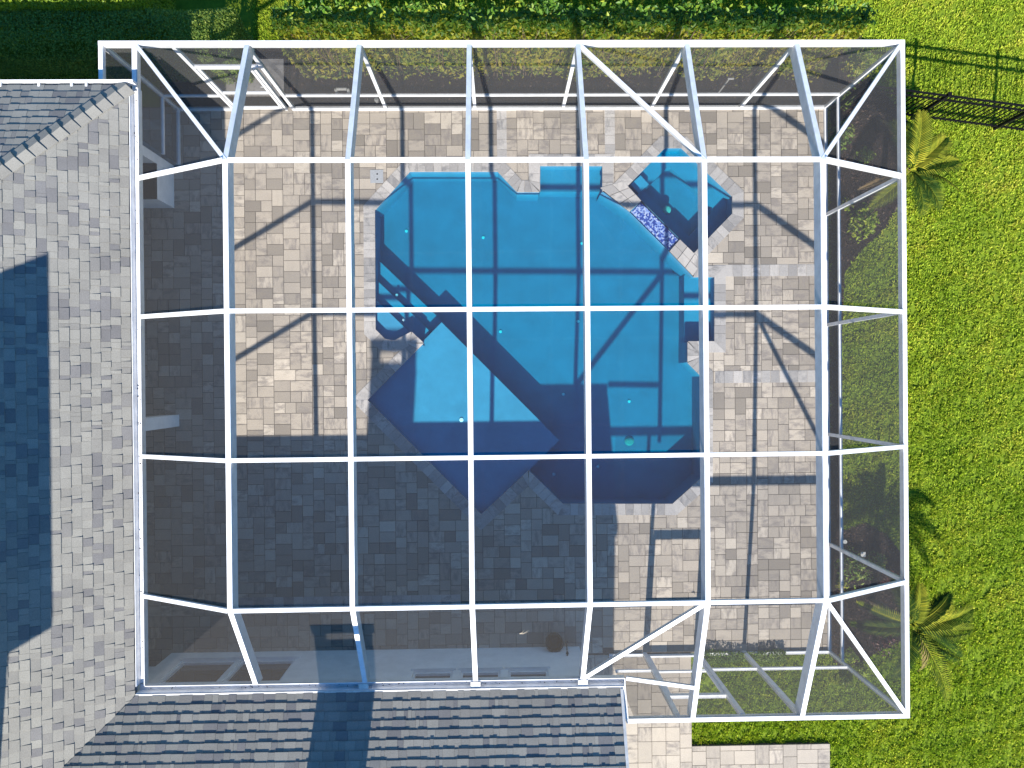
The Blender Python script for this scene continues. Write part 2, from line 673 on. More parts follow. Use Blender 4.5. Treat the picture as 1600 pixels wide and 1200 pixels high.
# ------------------------------------------------------------------ sky dome is the world; ground
HOLE = [(-3.3, -3.3), (5.6, -3.3), (5.6, 5.3), (-3.3, 5.3)]
v2, f2 = cut([(-300, -300), (300, -300), (300, 300), (-300, 300)], [HOLE])
g = MB().add([(x, y, -0.09) for x, y in v2], f2).build('lawn_ground', 'ground')
props(g, 'green lawn ground around the house and pool cage', None, None, 'structure')

# deck slab with the two basins cut out
X_WALKR = at(1081, 1150, 0).x
Y_DECKB = at(1200, 1019, 0).y
Y_GAP = at(1200, 1164, 0).y
X_PATHR = at(1297, 1180, 0).x
Y_PATHB = at(1200, 1216, 0).y
DECK = [(-9.6, Y_WALL - 0.65), (X_CORNER + 0.02, Y_WALL - 0.65), (X_CORNER + 0.02, -9.6), (X_WALKR, -9.6), (X_WALKR, Y_PATHB), (X_PATHR, Y_PATHB), (X_PATHR, Y_GAP),
        (X_WALKR, Y_GAP), (X_WALKR, Y_DECKB), (DECK_R, Y_DECKB), (DECK_R, YT + 0.06), (-9.6, YT + 0.06)]
DAM = ccw([xy(*p) for p in [(941, 299), (979, 290), (1087, 397), (1084, 433)]])
v2, f2 = cut(DECK, [POOL, SPA, DAM])
mb = MB().add([(x, y, -0.022) for x, y in v2], f2)
for i in range(len(DECK)):
    p, q = DECK[i], DECK[(i + 1) % len(DECK)]
    mb.add([(*p, -0.12), (*q, -0.12), (*q, -0.022), (*p, -0.022)], [(0, 1, 2, 3)])
deck = mb.build('pool_deck', 'joint')
props(deck, 'tan and grey paver deck around the pool and along the house', None, None, 'structure')

# pavers: random tiling of squares and rectangles on a small grid
U = 0.1125
PIECES = [(2, 2), (3, 2), (2, 3)]


def tile_rect(x0, y0, x1, y1, unit, weights, seed):
    r = random.Random(seed)
    nx, ny = int(math.ceil((x1 - x0) / unit)), int(math.ceil((y1 - y0) / unit))
    occ = [[False] * nx for _ in range(ny)]
    out = []
    for j in range(ny):
        for i in range(nx):
            if occ[j][i]:
                continue
            run = 0
            while i + run < nx and not occ[j][i + run]:
                run += 1
            cand = []
            for (w, h), k in weights:
                if w > run and i + w < nx:
                    continue
                if run - w == 1:
                    continue
                if any(occ[jj][ii] for jj in range(j, min(j + h, ny)) for ii in range(i, min(i + w, nx))):
                    continue
                cand += [(w, h)] * k
            w, h = r.choice(cand) if cand else (min(run, 2) if run != 3 else 3, 1 if r.random() < 0.3 else 2)
            for jj in range(j, min(j + h, ny)):
                for ii in range(i, min(i + w, nx)):
                    occ[jj][ii] = True
            a, b = x0 + i * unit, y0 + j * unit
            out.append((a, b, min(a + w * unit, x1), min(b + h * unit, y1)))
    return out


mid_cope = offset(POOL, 0.10)
mid_spa = offset(SPA, 0.10)
near = offset(POOL, 0.5)
near_spa = offset(SPA, 0.5)
wts = [((2, 2), 6), ((3, 2), 7), ((4, 2), 1), ((2, 3), 2)]
rects = [(r, 0) for r in tile_rect(-9.6, Y_WALL - .6, DECK_R, YT + 0.06, U, wts, 3)]
rects += [(r, 1) for r in tile_rect(X_CORNER + 0.03, -9.6, X_WALKR, Y_DECKB, 0.147, wts, 5)]
rects += [(r, 1) for r in tile_rect(X_WALKR + 0.003, Y_PATHB, X_PATHR, Y_GAP, 0.147, wts, 6)]
paver_bulk = MB()
singles = []
GAP = 0.0045
for (a, b, c, d), reg in rects:
    cx, cy = (a + c) / 2, (b + d) / 2
    if reg == 0 and cx > X_CORNER and b < Y_DECKB and cy < Y_DECKB:
        if not (cx < X_WALKR):
            continue
        continue
    if reg == 1 and cy > Y_DECKB - 0.02:
        continue
    if d - b < 0.03 or c - a < 0.03:
        continue
    if reg == 1:
        d = min(d, Y_DECKB - 0.002) if cx < X_WALKR else d
    if reg == 0 and cx > X_CORNER:
        b = max(b, Y_DECKB)
    a, b, c, d = a + GAP, b + GAP, c - GAP, d - GAP
    if c - a < 0.01 or d - b < 0.01:
        continue
    tone = min(1, max(0, rnd.gauss(0.55, 0.27)))
    if rnd.random() < 0.12:
        tone = rnd.uniform(0, 0.25)
    z = rnd.uniform(-0.0015, 0.0015)
    if reg == 1:
        tone = min(1, .35 + .5 * tone)
    hit = None
    for poly, big in ((mid_cope, near), (mid_spa, near_spa), (DAM, near_spa)):
        if inside(big, cx, cy) or inside(poly, a, b) or inside(poly, c, d):
            ins = [inside(poly, x, y) for x in (a, c) for y in (b, d)]
            if all(ins) and inside(poly, cx, cy):
                hit = 'gone'
                break
            hit = hit or 'edge'
    if hit == 'gone':
        continue
    if hit == 'edge':
        vv, ff = cut([(a, b), (c, b), (c, d), (a, d)], [mid_cope, mid_spa, DAM])
        if ff:
            paver_bulk.add([(x, y, z) for x, y in vv], [f if (Vector(vv[f[1]]) - Vector(vv[f[0]])).cross(Vector(vv[f[2]]) - Vector(vv[f[0]])) > 0 else f[::-1] for f in ff], tone)
        continue
    full = abs((c - a) - (0.225 - 2 * GAP)) < 1e-4 or abs((c - a) - (0.3375 - 2 * GAP)) < 1e-4
    full = full and (abs((d - b) - (0.225 - 2 * GAP)) < 1e-4 or abs((d - b) - (0.3375 - 2 * GAP)) < 1e-4)
    lit = (-3.9 < cx < -2.75 and -1.0 < cy < 5.3) or (4.35 < cx < 6.6 and -5 < cy < 5.4) or (-2.7 < cx < 4.3 and 4.7 < cy < 5.4)
    if full and lit and (c - a) * (d - b) > 0.06:
        singles.append((a, b, c, d, z, tone))
    else:
        paver_bulk.box((a, b, -0.02), (c, d, z), tone)
singles.sort(key=lambda s: abs(s[0]) + abs(s[1]))
for s in singles[290:]:
    paver_bulk.box((s[0], s[1], -0.02), (s[2], s[3], s[4]), s[5])
paver_cache = {}
for a, b, c, d, z, tone in singles[:290]:
    key = (round(c - a, 3), round(d - b, 3), int(tone * 11.99))
    me = paver_cache.get(key)
    if me is None:
        me = paver_cache[key] = MB().box((-(c - a) / 2, -(d - b) / 2, -0.02), ((c - a) / 2, (d - b) / 2, 0), key[2] / 11.99).mesh('paver', 'paver')
    put('paver', me, deck, Matrix.Translation(((a + c) / 2, (b + d) / 2, z)))
o = paver_bulk.build('pavers', 'paver', deck)
o['kind'] = 'stuff'


def band(x0, y0, x1, y1, along_x, size, name='border_stone'):
    n = max(1, round(((x1 - x0) if along_x else (y1 - y0)) / size))
    for k in range(n):
        if along_x:
            a, c = x0 + (x1 - x0) * k / n, x0 + (x1 - x0) * (k + 1) / n
            r = (a + 0.003, y0, c - 0.003, y1)
        else:
            a, c = y0 + (y1 - y0) * k / n, y0 + (y1 - y0) * (k + 1) / n
            r = (x0, a + 0.003, x1, c - 0.003)
        MB().box((r[0], r[1], -0.018), (r[2], r[3], 0.0045 + rnd.uniform(-.0008, .0008)), rnd.random()).build(name, 'band', deck)


def band_px(p0, p1, along_x, size):
    a, b = at(*p0), at(*p1)
    band(min(a.x, b.x), min(a.y, b.y), max(a.x, b.x), max(a.y, b.y), along_x, size)


band_px((776, 171), (792, 249), False, 0.20)
band_px((944.5, 169), (961, 254), False, 0.20)
band_px((1116, 414), (1289, 431), True, 0.19)
band_px((1117, 580), (1290, 597), True, 0.19)
band_px((366, 934), (720, 947), True, 0.2)

# ------------------------------------------------------------------ pool
WL = -0.075
pool = thing('swimming_pool', 'blue plastered swimming pool with angled corners and stone coping', 'pool', (*xy(840, 530), 0.0))
mb = MB()
n = len(POOL)
ZF = -0.80
for i in range(n):
    p, q = POOL[i], POOL[(i + 1) % n]
    mb.add([(*p, ZF), (*q, ZF), (*q, -0.02), (*p, -0.02)], [(3, 2, 1, 0)])
v2, f2 = cut(POOL, [])
mb.add([(x, y, ZF) for x, y in v2], f2)
mb.build('shell', 'plaster', pool)


def slab(name, pts, d, z0=ZF + 0.004, mtl='plaster', par=None):
    return MB().prism([xy(px, py, -d) for px, py in pts], z0, -d).build(name, mtl, par or pool)


slab('sun_shelf', [(570.5, 625), (690, 503.5), (874, 688), (752, 807.5)], 0.19)
slab('bench', [(843.5, 250), (943, 250), (943, 300), (843.5, 300)], 0.34)
slab('bench', [(1069, 430), (1120, 430), (1120, 536), (1069, 536)], 0.34)
slab('step', [(573, 455), (589, 470), (636, 515), (663, 541), (640, 560), (573, 560)], 0.15)
slab('step', [(575, 425), (592, 441), (650, 496), (672, 518), (650, 560), (574, 556)], 0.29, ZF + 0.006)
slab('step', [(577, 393), (595, 410), (683, 494), (690, 502), (660, 545), (575, 550)], 0.44, ZF + 0.008)

# coping stones around pool and spa
CW = 0.225


def coping(poly, par, skip, size=0.165):
    n = len(poly)
    off = offset(poly, CW)
    for i in range(n):
        p, q = Vector(poly[i]), Vector(poly[(i + 1) % n])
        if skip(p, q):
            continue
        o0, o1 = Vector(off[i]), Vector(off[(i + 1) % n])
        L = (q - p).length
        e = (q - p) / L
        nn = Vector((e.y, -e.x))
        s0, s1 = (o0 - p).dot(e), (o1 - p).dot(e)
        k = max(1, round(L / size))
        for j in range(k):
            a, b = L * j / k, L * (j + 1) / k
            oa = s0 if j == 0 else min(max(a, s0), s1)
            ob = s1 if j == k - 1 else min(max(b, s0), s1)
            if oa > ob:
                oa = ob = (oa + ob) / 2
            g_ = 0.0025
            ia, ib = a + g_, b - g_
            oa, ob = oa + g_, ob - g_
            lip = -0.012
            q4 = [p + e * ia + nn * lip, p + e * ib + nn * lip, p + e * ob + nn * CW, p + e * oa + nn * CW]
            zt = 0.010 + rnd.uniform(-0.002, 0.002)
            m_ = MB()
            q4i = [p + e * ia, p + e * ib, q4[2], q4[3]]
            m_.prism([tuple(v_) for v_ in q4], -0.035, zt - 0.004, rnd.random())
            # rounded nose: a slightly smaller top
            m_.v = m_.v[:4] + [(v_[0], v_[1], zt) for v_ in [(lambda w: w)(w) for w in m_.v[4:]]]
            m_.build('coping_stone', 'band', par)


spa = thing('spa', 'small square spa set diagonally at the top right pool corner', 'spa', (*xy(1065, 312), 0.0))
spill_a, spill_b = Vector(xy(942, 299)), Vector(xy(1083, 432))


def on_spill(p, q):
    d = (spill_b - spill_a).normalized()
    nrm = Vector((-d.y, d.x))
    return all(abs((r - spill_a).dot(nrm)) < 0.12 and -0.1 < (r - spill_a).dot(d) < (spill_b - spill_a).length + 0.1 for r in (p, q))


coping(POOL, pool, on_spill)


def spa_sw(p, q):
    a, b = Vector(xy(980, 290)), Vector(xy(1085, 396))
    return {True} == {min((r - a).length, (r - b).length) < 0.05 for r in (p, q)}


coping(SPA, spa, spa_sw)

# spa basin, bench ring, footwell
mb = MB()
n = len(SPA)
ZS = -0.64
for i in range(n):
    p, q = SPA[i], SPA[(i + 1) % n]
    mb.add([(*p, ZS), (*q, ZS), (*q, -0.02), (*p, -0.02)], [(3, 2, 1, 0)])
mb.add([(x, y, ZS) for x, y in SPA], [tuple(range(n))])
mb.build('shell', 'plaster', spa)
well = offset(SPA, -0.31)
outer = offset(SPA, 0.02)
v2, f2 = cut(outer, [well])
mb = MB().add([(x, y, -0.42) for x, y in v2], f2)
for i in range(n):
    p, q = well[i], well[(i + 1) % n]
    mb.add([(*p, ZS), (*q, ZS), (*q, -0.42), (*p, -0.42)], [(3, 2, 1, 0)])
mb.build('bench', 'plaster', spa)
slab('step', [(985, 288), (1001, 274), (1014, 288), (998, 302)], 0.25, ZS + 0.004, par=spa)
MB().lathe((*xy(1042, 328, -0.42), -0.43), [(0.0, 0.0), (0.085, 0.0), (0.085, 0.03), (0.06, 0.045), (0.0, 0.05)], 18).build('light', 'lens', spa)
MB().lathe((*xy(1048, 234, -0.3), -0.42), [(0.0, 0.0), (0.045, 0.0), (0.04, 0.02), (0.0, 0.022)], 12).build('jet_fitting', 'cap_white', spa)

# dam wall between spa and pool: two coping blocks and a lower mosaic spillway
def quadstones(corners, nx, ny, z0, z1, par):
    a, b, c, d = [Vector(xy(*p)) for p in corners]
    for i in range(nx):
        for j in range(ny):
            def P(u, v):
                return (a.lerp(b, u)).lerp(d.lerp(c, u), v)
            g_ = 0.012
            u0, u1, w0, w1 = i / nx + g_, (i + 1) / nx - g_, j / ny + g_ * 0.7, (j + 1) / ny - g_ * .7
            MB().prism([tuple(P(u0, w0)), tuple(P(u1, w0)), tuple(P(u1, w1)), tuple(P(u0, w1))], z0, z1 + rnd.uniform(-.002, .002), rnd.random()).build('coping_stone', 'band', par)


dam = MB()
dam.prism([xy(*p) for p in [(940, 300), (978.5, 291.5), (1083.5, 397.5), (1083, 431.5), (1046, 392.5), (984, 330.5)]], ZF, -0.055)
dam.build('dam_wall', 'plaster', spa)
quadstones([(938, 293), (974, 283), (1002, 314), (984, 331)], 2, 3, -0.05, 0.02, spa)
quadstones([(1046, 392), (1062, 374), (1097, 408), (1083, 431)], 2, 3, -0.05, 0.02, spa)
mb = MB()
p = [Vector(xy(*q)) for q in [(1002, 316), (1061, 375), (1045, 391), (985, 332)]]
mb.add([(*p[0], -0.052), (*p[1], -0.052), (*p[2], -0.10), (*p[3], -0.10), (*p[0], -0.02), (*p[1], -0.02), (*p[2], -0.058), (*p[3], -0.058)],
       [(4, 7, 6, 5), (0, 1, 5, 4), (1, 2, 6, 5), (2, 3, 7, 6), (3, 0, 4, 7)])
mb.build('spillway', 'tile', spa)

# lights and small white cleaning heads on the pool floor
MB().lathe((*xy(983, 689, -0.8), ZF), [(0.0, 0.0), (0.1, 0.0), (0.1, 0.03), (0.07, 0.05), (0.0, 0.055)], 18).build('light', 'lens', pool)
for px, py in [(635, 361), (755, 371), (909, 380), (903, 502), (782, 518), (983, 627), (880, 616), (865, 741), (800, 640), (934, 729)]:
    MB().lathe((*xy(px, py, ZF), ZF), [(0.0, 0.0), (0.034, 0.0), (0.03, 0.02), (0.0, 0.024)], 10).build('cleaning_head', 'cap_white', pool)
MB().lathe((*xy(721, 656, -0.19), -0.19), [(0.0, 0.0), (0.045, 0.0), (0.04, 0.02), (0.0, 0.024)], 12).build('cleaning_head', 'cap_white', pool)
for px, py, d in [(620, 461, 0.29), (631, 500, 0.15)]:
    MB().lathe((*xy(px, py, -d), -d), [(0.0, 0.0), (0.03, 0.0), (0.026, 0.02), (0.0, 0.022)], 10).build('cleaning_head', 'cap_white', pool)


def waterbody(name, poly, zb, label):
    pl = offset(poly, 0.004)
    v2, f2 = cut(pl, [])
    mb = MB()
    k = len(v2)
    # outline order is kept for the side walls
    mb.add([(x, y, WL) for x, y in v2], f2)
    mb.add([(x, y, zb) for x, y in v2], [f[::-1] for f in f2])
    m = len(pl)
    for i in range(m):
        p, q = pl[i], pl[(i + 1) % m]
        mb.add([(*p, zb), (*q, zb), (*q, WL), (*p, WL)], [(0, 1, 2, 3)])
    o = mb.build(name, 'water')
    props(o, label, None, None, 'structure')


waterbody('pool_water', POOL, ZF - 0.01, 'clear blue water filling the swimming pool')
waterbody('spa_water', SPA, ZS - 0.01, 'clear blue water filling the small spa')

# skimmer lid on the deck
sk = thing('skimmer_lid', 'grey square skimmer lid with two finger holes set in the deck', 'lid', (*xy(588.5, 275), 0))
a, b = at(578.5, 265.5), at(599, 286)
MB().box((a.x, b.y, 0.001), (b.x, a.y, 0.008)).build('cover', 'lid', sk)
for py in (272, 280):
    c = at(589.5, py)
    MB().lathe((c.x, c.y, 0.0065), [(0.0, 0), (0.018, 0), (0.018, 0.0025), (0.0, 0.0025)], 10).build('finger_hole', 'hole', sk)

# ------------------------------------------------------------------ screen enclosure
cage = thing('screen_enclosure', 'white aluminium pool cage with a mansard roof of dark insect screen', 'pool cage', (1.2, 0.0, 0.0))
BW, BD = 0.078, 0.25


def node(i, j):
    return Vector((BX[i], PY[j], HT(BX[i])))


def gut_bottom(px):
    return Vector((at(px, 1069, EAVE_Z).x, YG, EAVE_Z - 0.01))


BOT = [gut_bottom(399), gut_bottom(570), gut_bottom(743), gut_bottom(911), Vector((BX[4], YB, HE)), Vector((BX[5], YB, HE))]
LEFT = [Vector((XG, at(217, py, EAVE_Z).y, EAVE_Z + 0.02)) for py in (278, 495, 713, 931)]
RIGHT = [Vector((XR, y, HE)) for y in PY]
TOP = [Vector((x, YT, HE)) for x in BX]

for i in range(6):
    MB().bar([TOP[i] - Vector((0, 0.0, 0)), node(i, 0), node(i, 3), BOT[i]], BW, BD).build('roof_beam', 'white', cage)
dz = Vector((0, 0, 0.006))
for j in range(4):
    for i in range(5):
        a, b = node(i, j), node(i + 1, j)
        MB().bar([a + Vector((BW / 2 + .002, 0, 0)) + dz, b - Vector((BW / 2 + .002, 0, 0)) + dz], 0.066, 0.06).build('purlin', 'white', cage)
    MB().bar([node(0, j) + dz - Vector((BW / 2 + .002, 0, 0)), LEFT[j]], 0.066, 0.06).build('sloped_purlin', 'white', cage)
    MB().bar([node(5, j) + dz + Vector((BW / 2 + .002, 0, 0)), RIGHT[j] + dz], 0.07, 0.09).build('sloped_purlin', 'white', cage)
# diagonal hips and braces
TLc = Vector((at(210, 66, HE).x, YT, HE))
TRc = Vector((XR, YT, HE))
BRc = Vector((XR, YB, HE))
for a, b, w, d in [(TLc, node(0, 0), 0.062, 0.06), (TRc, node(5, 0), 0.062, 0.06), (BRc, node(5, 3), 0.062, 0.06), (TOP[3], node(4, 0), 0.062, 0.09), (BOT[3], node(4, 3), 0.062, 0.09)]:
    MB().bar([a - Vector((0, 0, .004)), b - Vector((0, 0, .004))], w, d).build('diagonal_brace', 'white', cage)
# eave beams, each set slightly off in height so that no faces share a plane
EB = 0.072
XBL = at(979, 1125, HE).x
MB().bar([(XL - EB / 2, YT, HE + .012), (XR + EB / 2, YT, HE + .012)], EB, 0.11).build('eave_beam', 'white', cage)
MB().bar([(XR, YT - EB / 2 - .001, HE + .009), (XR, YB - EB / 2, HE + .009)], EB, 0.13).build('eave_beam', 'white', cage)
MB().bar([(XBL, YB, HE + .012), (XR - EB / 2 - .001, YB, HE + .012)], EB, 0.11).build('eave_beam', 'white', cage)
Y_CUT = at(180, 124, HE).y
MB().bar([(XL, YT - EB / 2 - .001, HE + .008), (XL, Y_CUT, HE + .008)], 0.07, 0.1).build('eave_beam', 'white', cage)
MB().bar([(TLc.x, YT - EB / 2 - .001, HE + .008), (TLc.x, Y_N - .02, HE + .008)], 0.085, 0.12).build('eave_beam', 'white', cage)
GE = Vector((at(976, 1063, EAVE_Z).x, YG, EAVE_Z))
MB().bar([(GE.x, GE.y - .05, HE + .03), (XBL, YB + EB / 2 + .001, HE + .01)], 0.06, 0.1).build('eave_beam', 'white', cage)
brace_r = Vector((BX[4], at(1086, 1070, HE + .15).y, HE + .15))
fy = (brace_r.y - node(4, 3).y) / (BOT[4].y - node(4, 3).y)
brace_r.z = node(4, 3).z + (BOT[4].z - node(4, 3).z) * fy
MB().bar([GE + Vector((.03, 0, 0)), brace_r - Vector((BW / 2 + .002, 0, 0))], 0.062, 0.06).build('purlin', 'white', cage)


def post(x, y, w=0.065, d=0.065, z1=HE - .105, z0=0.0, name='post', par=cage):
    return MB().box((x - w / 2, y - d / 2, z0), (x + w / 2, y + d / 2, z1)).build(name, 'white', par)


XD0, XD1, XD2 = at(367, 165, 0).x, at(445, 175, 0).x, at(460, 176, 0).x
tops = [XL] + [XD0] + [XD2] + [BX[i] for i in range(1, 6)] + [XR]
for x in tops:
    post(x, YT)
XB0, XB1 = at(1007, 1017, 0).x, at(1090, 1017, 0).x
rights = PY
for y in rights:
    post(XR, y, z1=HE - .125)
post(XR, YB, z1=HE - .125)
bots = [XB0, XB1, BX[5]]
for x in bots:
    post(x, YB, w=0.075, d=0.09)
# chair rails and base plates
ZRT, ZRR, ZRB = 0.74, 0.62, 0.86


def rail(a, b, z, w=0.05, d=0.05, name='chair_rail'):
    MB().bar([(*a, z), (*b, z)], w, d).build(name, 'white', cage)


def spans(xs, skip=()):
    return [(xs[i], xs[i + 1]) for i in range(len(xs) - 1) if i not in skip]


PH = 0.0335
for k, (a, b) in enumerate(spans(tops)):
    if k != 1:
        rail((a + PH, YT), (b - PH, YT), ZRT, 0.045, 0.05)
        rail((a + PH, YT), (b - PH, YT), 0.055, 0.07, 0.055, 'base_plate')
ys = [YT] + PY + [YB]
for a, b in spans(ys):
    rail((XR, a - PH), (XR, b + PH), ZRR, 0.05, 0.05)
    rail((XR, a - PH), (XR, b + PH), 0.055, 0.06, 0.055, 'base_plate')
for a, b in spans([XB1, BX[5], XR]):
    rail((a + .045, YB), (b - PH, YB), ZRB, 0.05, 0.05)
    rail((a + .045, YB), (b - PH, YB), 0.055, 0.06, 0.055, 'base_plate')
XBW = at(962, 1046, ZRB).x
rail((XBW, YB), (XB0 - .045, YB), ZRB, 0.05, 0.05)
rail((XBW, YB), (XB0 - .045, YB), 0.055, 0.06, 0.055, 'base_plate')
rail((XB0 + .045, YB), (XB1 - .045, YB), 2.05, 0.06, 0.05, 'door_header')
rail((XD0 + PH, YT), (XD2 - PH, YT), 2.06, 0.05, 0.05, 'door_header')
# short return at the left end, up to the house
Y_RET = at(272, 258, 0).y
rail((XL, YT - PH), (XL, Y_RET), ZRT, 0.05, 0.05)
rail((XL, YT - PH), (XL, Y_RET), 0.055, 0.06, 0.055, 'base_plate')

# screens
def screen(pts, par=cage, name='screen_panel', dz_=0.03):
    v = [Vector(p) - Vector((0, 0, dz_)) for p in pts]
    MB().add(v, [tuple(range(len(v)))]).build(name, 'screen', par)


for j in range(3):
    for i in range(5):
        screen([node(i, j), node(i, j + 1), node(i + 1, j + 1), node(i + 1, j)])
    screen([LEFT[j], LEFT[j + 1], node(0, j + 1), node(0, j)])
    screen([node(5, j), node(5, j + 1), RIGHT[j + 1], RIGHT[j]])
for i in range(5):
    if i == 3:
        screen([TOP[3], node(3, 0), node(4, 0)])
        screen([TOP[3], node(4, 0), TOP[4]])
    else:
        screen([TOP[i], node(i, 0), node(i + 1, 0), TOP[i + 1]])
screen([TLc, node(0, 0), TOP[0]])
screen([TLc, Vector((XG, LEFT[0].y, LEFT[0].z)), node(0, 0)])
screen([TRc, TOP[5], node(5, 0)])
screen([TRc, node(5, 0), RIGHT[0]])
screen([BRc, RIGHT[3], node(5, 3)])
screen([BRc, node(5, 3), BOT[5]])
for i in range(3):
    screen([node(i, 3), BOT[i], BOT[i + 1], node(i + 1, 3)])
screen([node(3, 3), BOT[3], node(4, 3)])
screen([node(4, 3), BOT[3], GE, brace_r])
screen([brace_r, GE, Vector((XBL, YB, HE)), BOT[4]])
screen([node(4, 3), BOT[4], BOT[5], node(5, 3)])
SWc = Vector((XG, YG, EAVE_Z + .02))
screen([node(0, 3), LEFT[3], SWc, BOT[0]])
screen([Vector((XL, YT, HE)), Vector((XL, Y_N, HE)), Vector((TLc.x, Y_N, HE)), TLc], dz_=0.05)


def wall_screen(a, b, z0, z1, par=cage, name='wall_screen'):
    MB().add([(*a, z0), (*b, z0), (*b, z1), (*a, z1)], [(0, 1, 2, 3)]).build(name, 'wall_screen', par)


ZT_ = HE - .11
for k, (a, b) in enumerate(spans(tops)):
    if k == 1:
        wall_screen((a, YT), (b, YT), 2.06, ZT_)
        continue
    wall_screen((a, YT), (b, YT), 0.055, ZRT - .05)
    wall_screen((a, YT), (b, YT), ZRT, ZT_)
for a, b in spans(ys):
    wall_screen((XR, a), (XR, b), 0.055, ZRR - .05)
    wall_screen((XR, a), (XR, b), ZRR, ZT_)
for a, b in spans([XB1, BX[5], XR]):
    wall_screen((a, YB), (b, YB), 0.055, ZRB - .05)
    wall_screen((a, YB), (b, YB), ZRB, ZT_)
wall_screen((XBW, YB), (XB0, YB), 0.055, ZRB - .05)
wall_screen((XBW, YB), (XB0, YB), ZRB, ZT_)
wall_screen((XB0, YB), (XB1, YB), 2.05, ZT_)
wall_screen((XL, YT), (XL, Y_RET), 0.055, ZRT - .05)
wall_screen((XL, YT), (XL, Y_RET), ZRT, ZT_)


def door(x0, x1, y, hz, kick):
    d = put('screen_door', None, cage)
    BASE[d.name] = BASE[cage.name]
    x0, x1 = x0 + .04, x1 - .04
    for x in (x0 + .025, x1 - .025):
        MB().box((x - .025, y - .018, .03), (x + .025, y + .018, hz)).build('door_stile', 'white', d)
    for z, h in ((.03, .11), (kick, .07), (hz - .06, .06)):
        MB().box((x0 + .051, y - .016, z), (x1 - .051, y + .016, z + h)).build('door_rail', 'white', d)
    MB().add([(x0 + .04, y, .1), (x1 - .04, y, .1), (x1 - .04, y, hz - .03), (x0 + .04, y, hz - .03)], [(0, 1, 2, 3)]).build('door_screen', 'screen', d)
    MB().tube([(x1 - .09, y + .02, .98), (x1 - .09, y + .06, .98), (x1 - .16, y + .06, .98)], .009).build('door_handle', 'white', d)


door(XD0, XD1 + .03, YT, 2.0, .82)
post(XD1 + .04, YT, 0.05, 0.06, z1=2.0)
door(XB0, XB1, YB, 1.98, .86)

# ------------------------------------------------------------------ house
house = thing('house', 'white stucco house with grey shingle roof wrapping the left and bottom of the pool cage', 'house', (-7.5, -7.5, 0))
# walls
X_WL = at(268, 1016, 0).x
WALLS = [((X_WL, Y_WALL - 0.22), (X_CORNER, Y_WALL))]
roof = put('roof', None, house)


def wall_with_holes(x0, x1, y1, thick, z1, holes):
    """a wall along x facing +y at y1, built of the blocks round its openings"""
    xs = sorted({x0, x1, *[h[0] for h in holes], *[h[1] for h in holes]})
    m_ = MB()
    for a, b in zip(xs[:-1], xs[1:]):
        hs = [h for h in holes if h[0] <= a and h[1] >= b]
        if not hs:
            m_.box((a, y1 - thick, 0), (b, y1, z1))
        else:
            h = hs[0]
            m_.box((a, y1 - thick, 0), (b, y1, h[2]))
            m_.box((a, y1 - thick, h[3]), (b, y1, z1))
    return m_.build('wall', 'stucco', house)


ZSILL = 0.42
wx = [at(285, 1028, ZSILL).x, at(371, 1028, ZSILL).x, at(378, 1028, ZSILL).x, at(463, 1028, ZSILL).x]
ZS2 = 1.15
hx = [at(p, 1049, ZS2).x for p in (647, 735, 721, 783, 795, 858)]
hx = [at(646, 1049, ZS2).x, at(708, 1049, ZS2).x, at(720, 1049, ZS2).x, at(782, 1049, ZS2).x, at(794, 1049, ZS2).x, at(856, 1049, ZS2).x]
holes = [(wx[0], wx[1], ZSILL, 2.4), (wx[2], wx[3], ZSILL, 2.4)] + [(hx[i], hx[i + 1], ZS2, 2.35) for i in (0, 2, 4)]
WTOP = EAVE_Z - 0.17
wall_with_holes(X_WL, X_CORNER, Y_WALL, 0.24, WTOP, holes)


def window(x0, x1, z0, z1, y, mull=0):
    w = put('window', None, house)
    m_ = MB()
    f = 0.045
    m_.box((x0, y - .12, z0), (x1, y - .03, z0 + f))
    m_.box((x0, y - .12, z1 - f), (x1, y - .03, z1))
    m_.box((x0, y - .12, z0 + f), (x0 + f, y - .03, z1 - f))
    m_.box((x1 - f, y - .12, z0 + f), (x1, y - .03, z1 - f))
    m_.build('frame', 'white', w)
    MB().box((x0 + f, y - .10, z0 + f), (x1 - f, y - .08, z1 - f)).build('pane', 'glass', w)
    MB().box((x0 - .05, y + .002, z0 - .07), (x1 + .05, y + .045, z0 - .005)).build('sill', 'stucco', w)


for h in holes:
    window(h[0] + .002, h[1] - .002, h[2] + .002, h[3] - .002, Y_WALL)
# other walls: jog at the left, gable end, lanai back and north walls, upper storey
MB().box((-9.6, Y_WALL - .6, 0), (X_WL - .003, Y_WALL - .27, WTOP)).build('wall', 'stucco', house)
MB().box((X_CORNER - .24, -14, 0), (X_CORNER - .002, Y_WALL - .243, WTOP)).build('wall', 'stucco', house)
WNY1, WNY0 = at(272, 259, 0).y, at(272, 273, 0).y
XC0 = at(272, 300, 0).x
MB().box((-14, WNY0, 0), (XC0, WNY1, WTOP)).build('wall', 'stucco', house)
MB().box((-9.9, Y_WALL - .26, 0), (-9.6, WNY0 - .002, WTOP)).build('wall', 'stucco', house)
# soffits
Z_SOF = EAVE_Z - 0.16
MB().box((-9.6, Y_WALL - .3, Z_SOF), (X_E - .03, Y_N - .04, Z_SOF + .02)).build('soffit', 'stucco', house)
MB().box((X_E - .027, -6.2, Z_SOF), (X_GABLE - .05, Y_S - .03, Z_SOF + .02)).build('soffit', 'stucco', house)
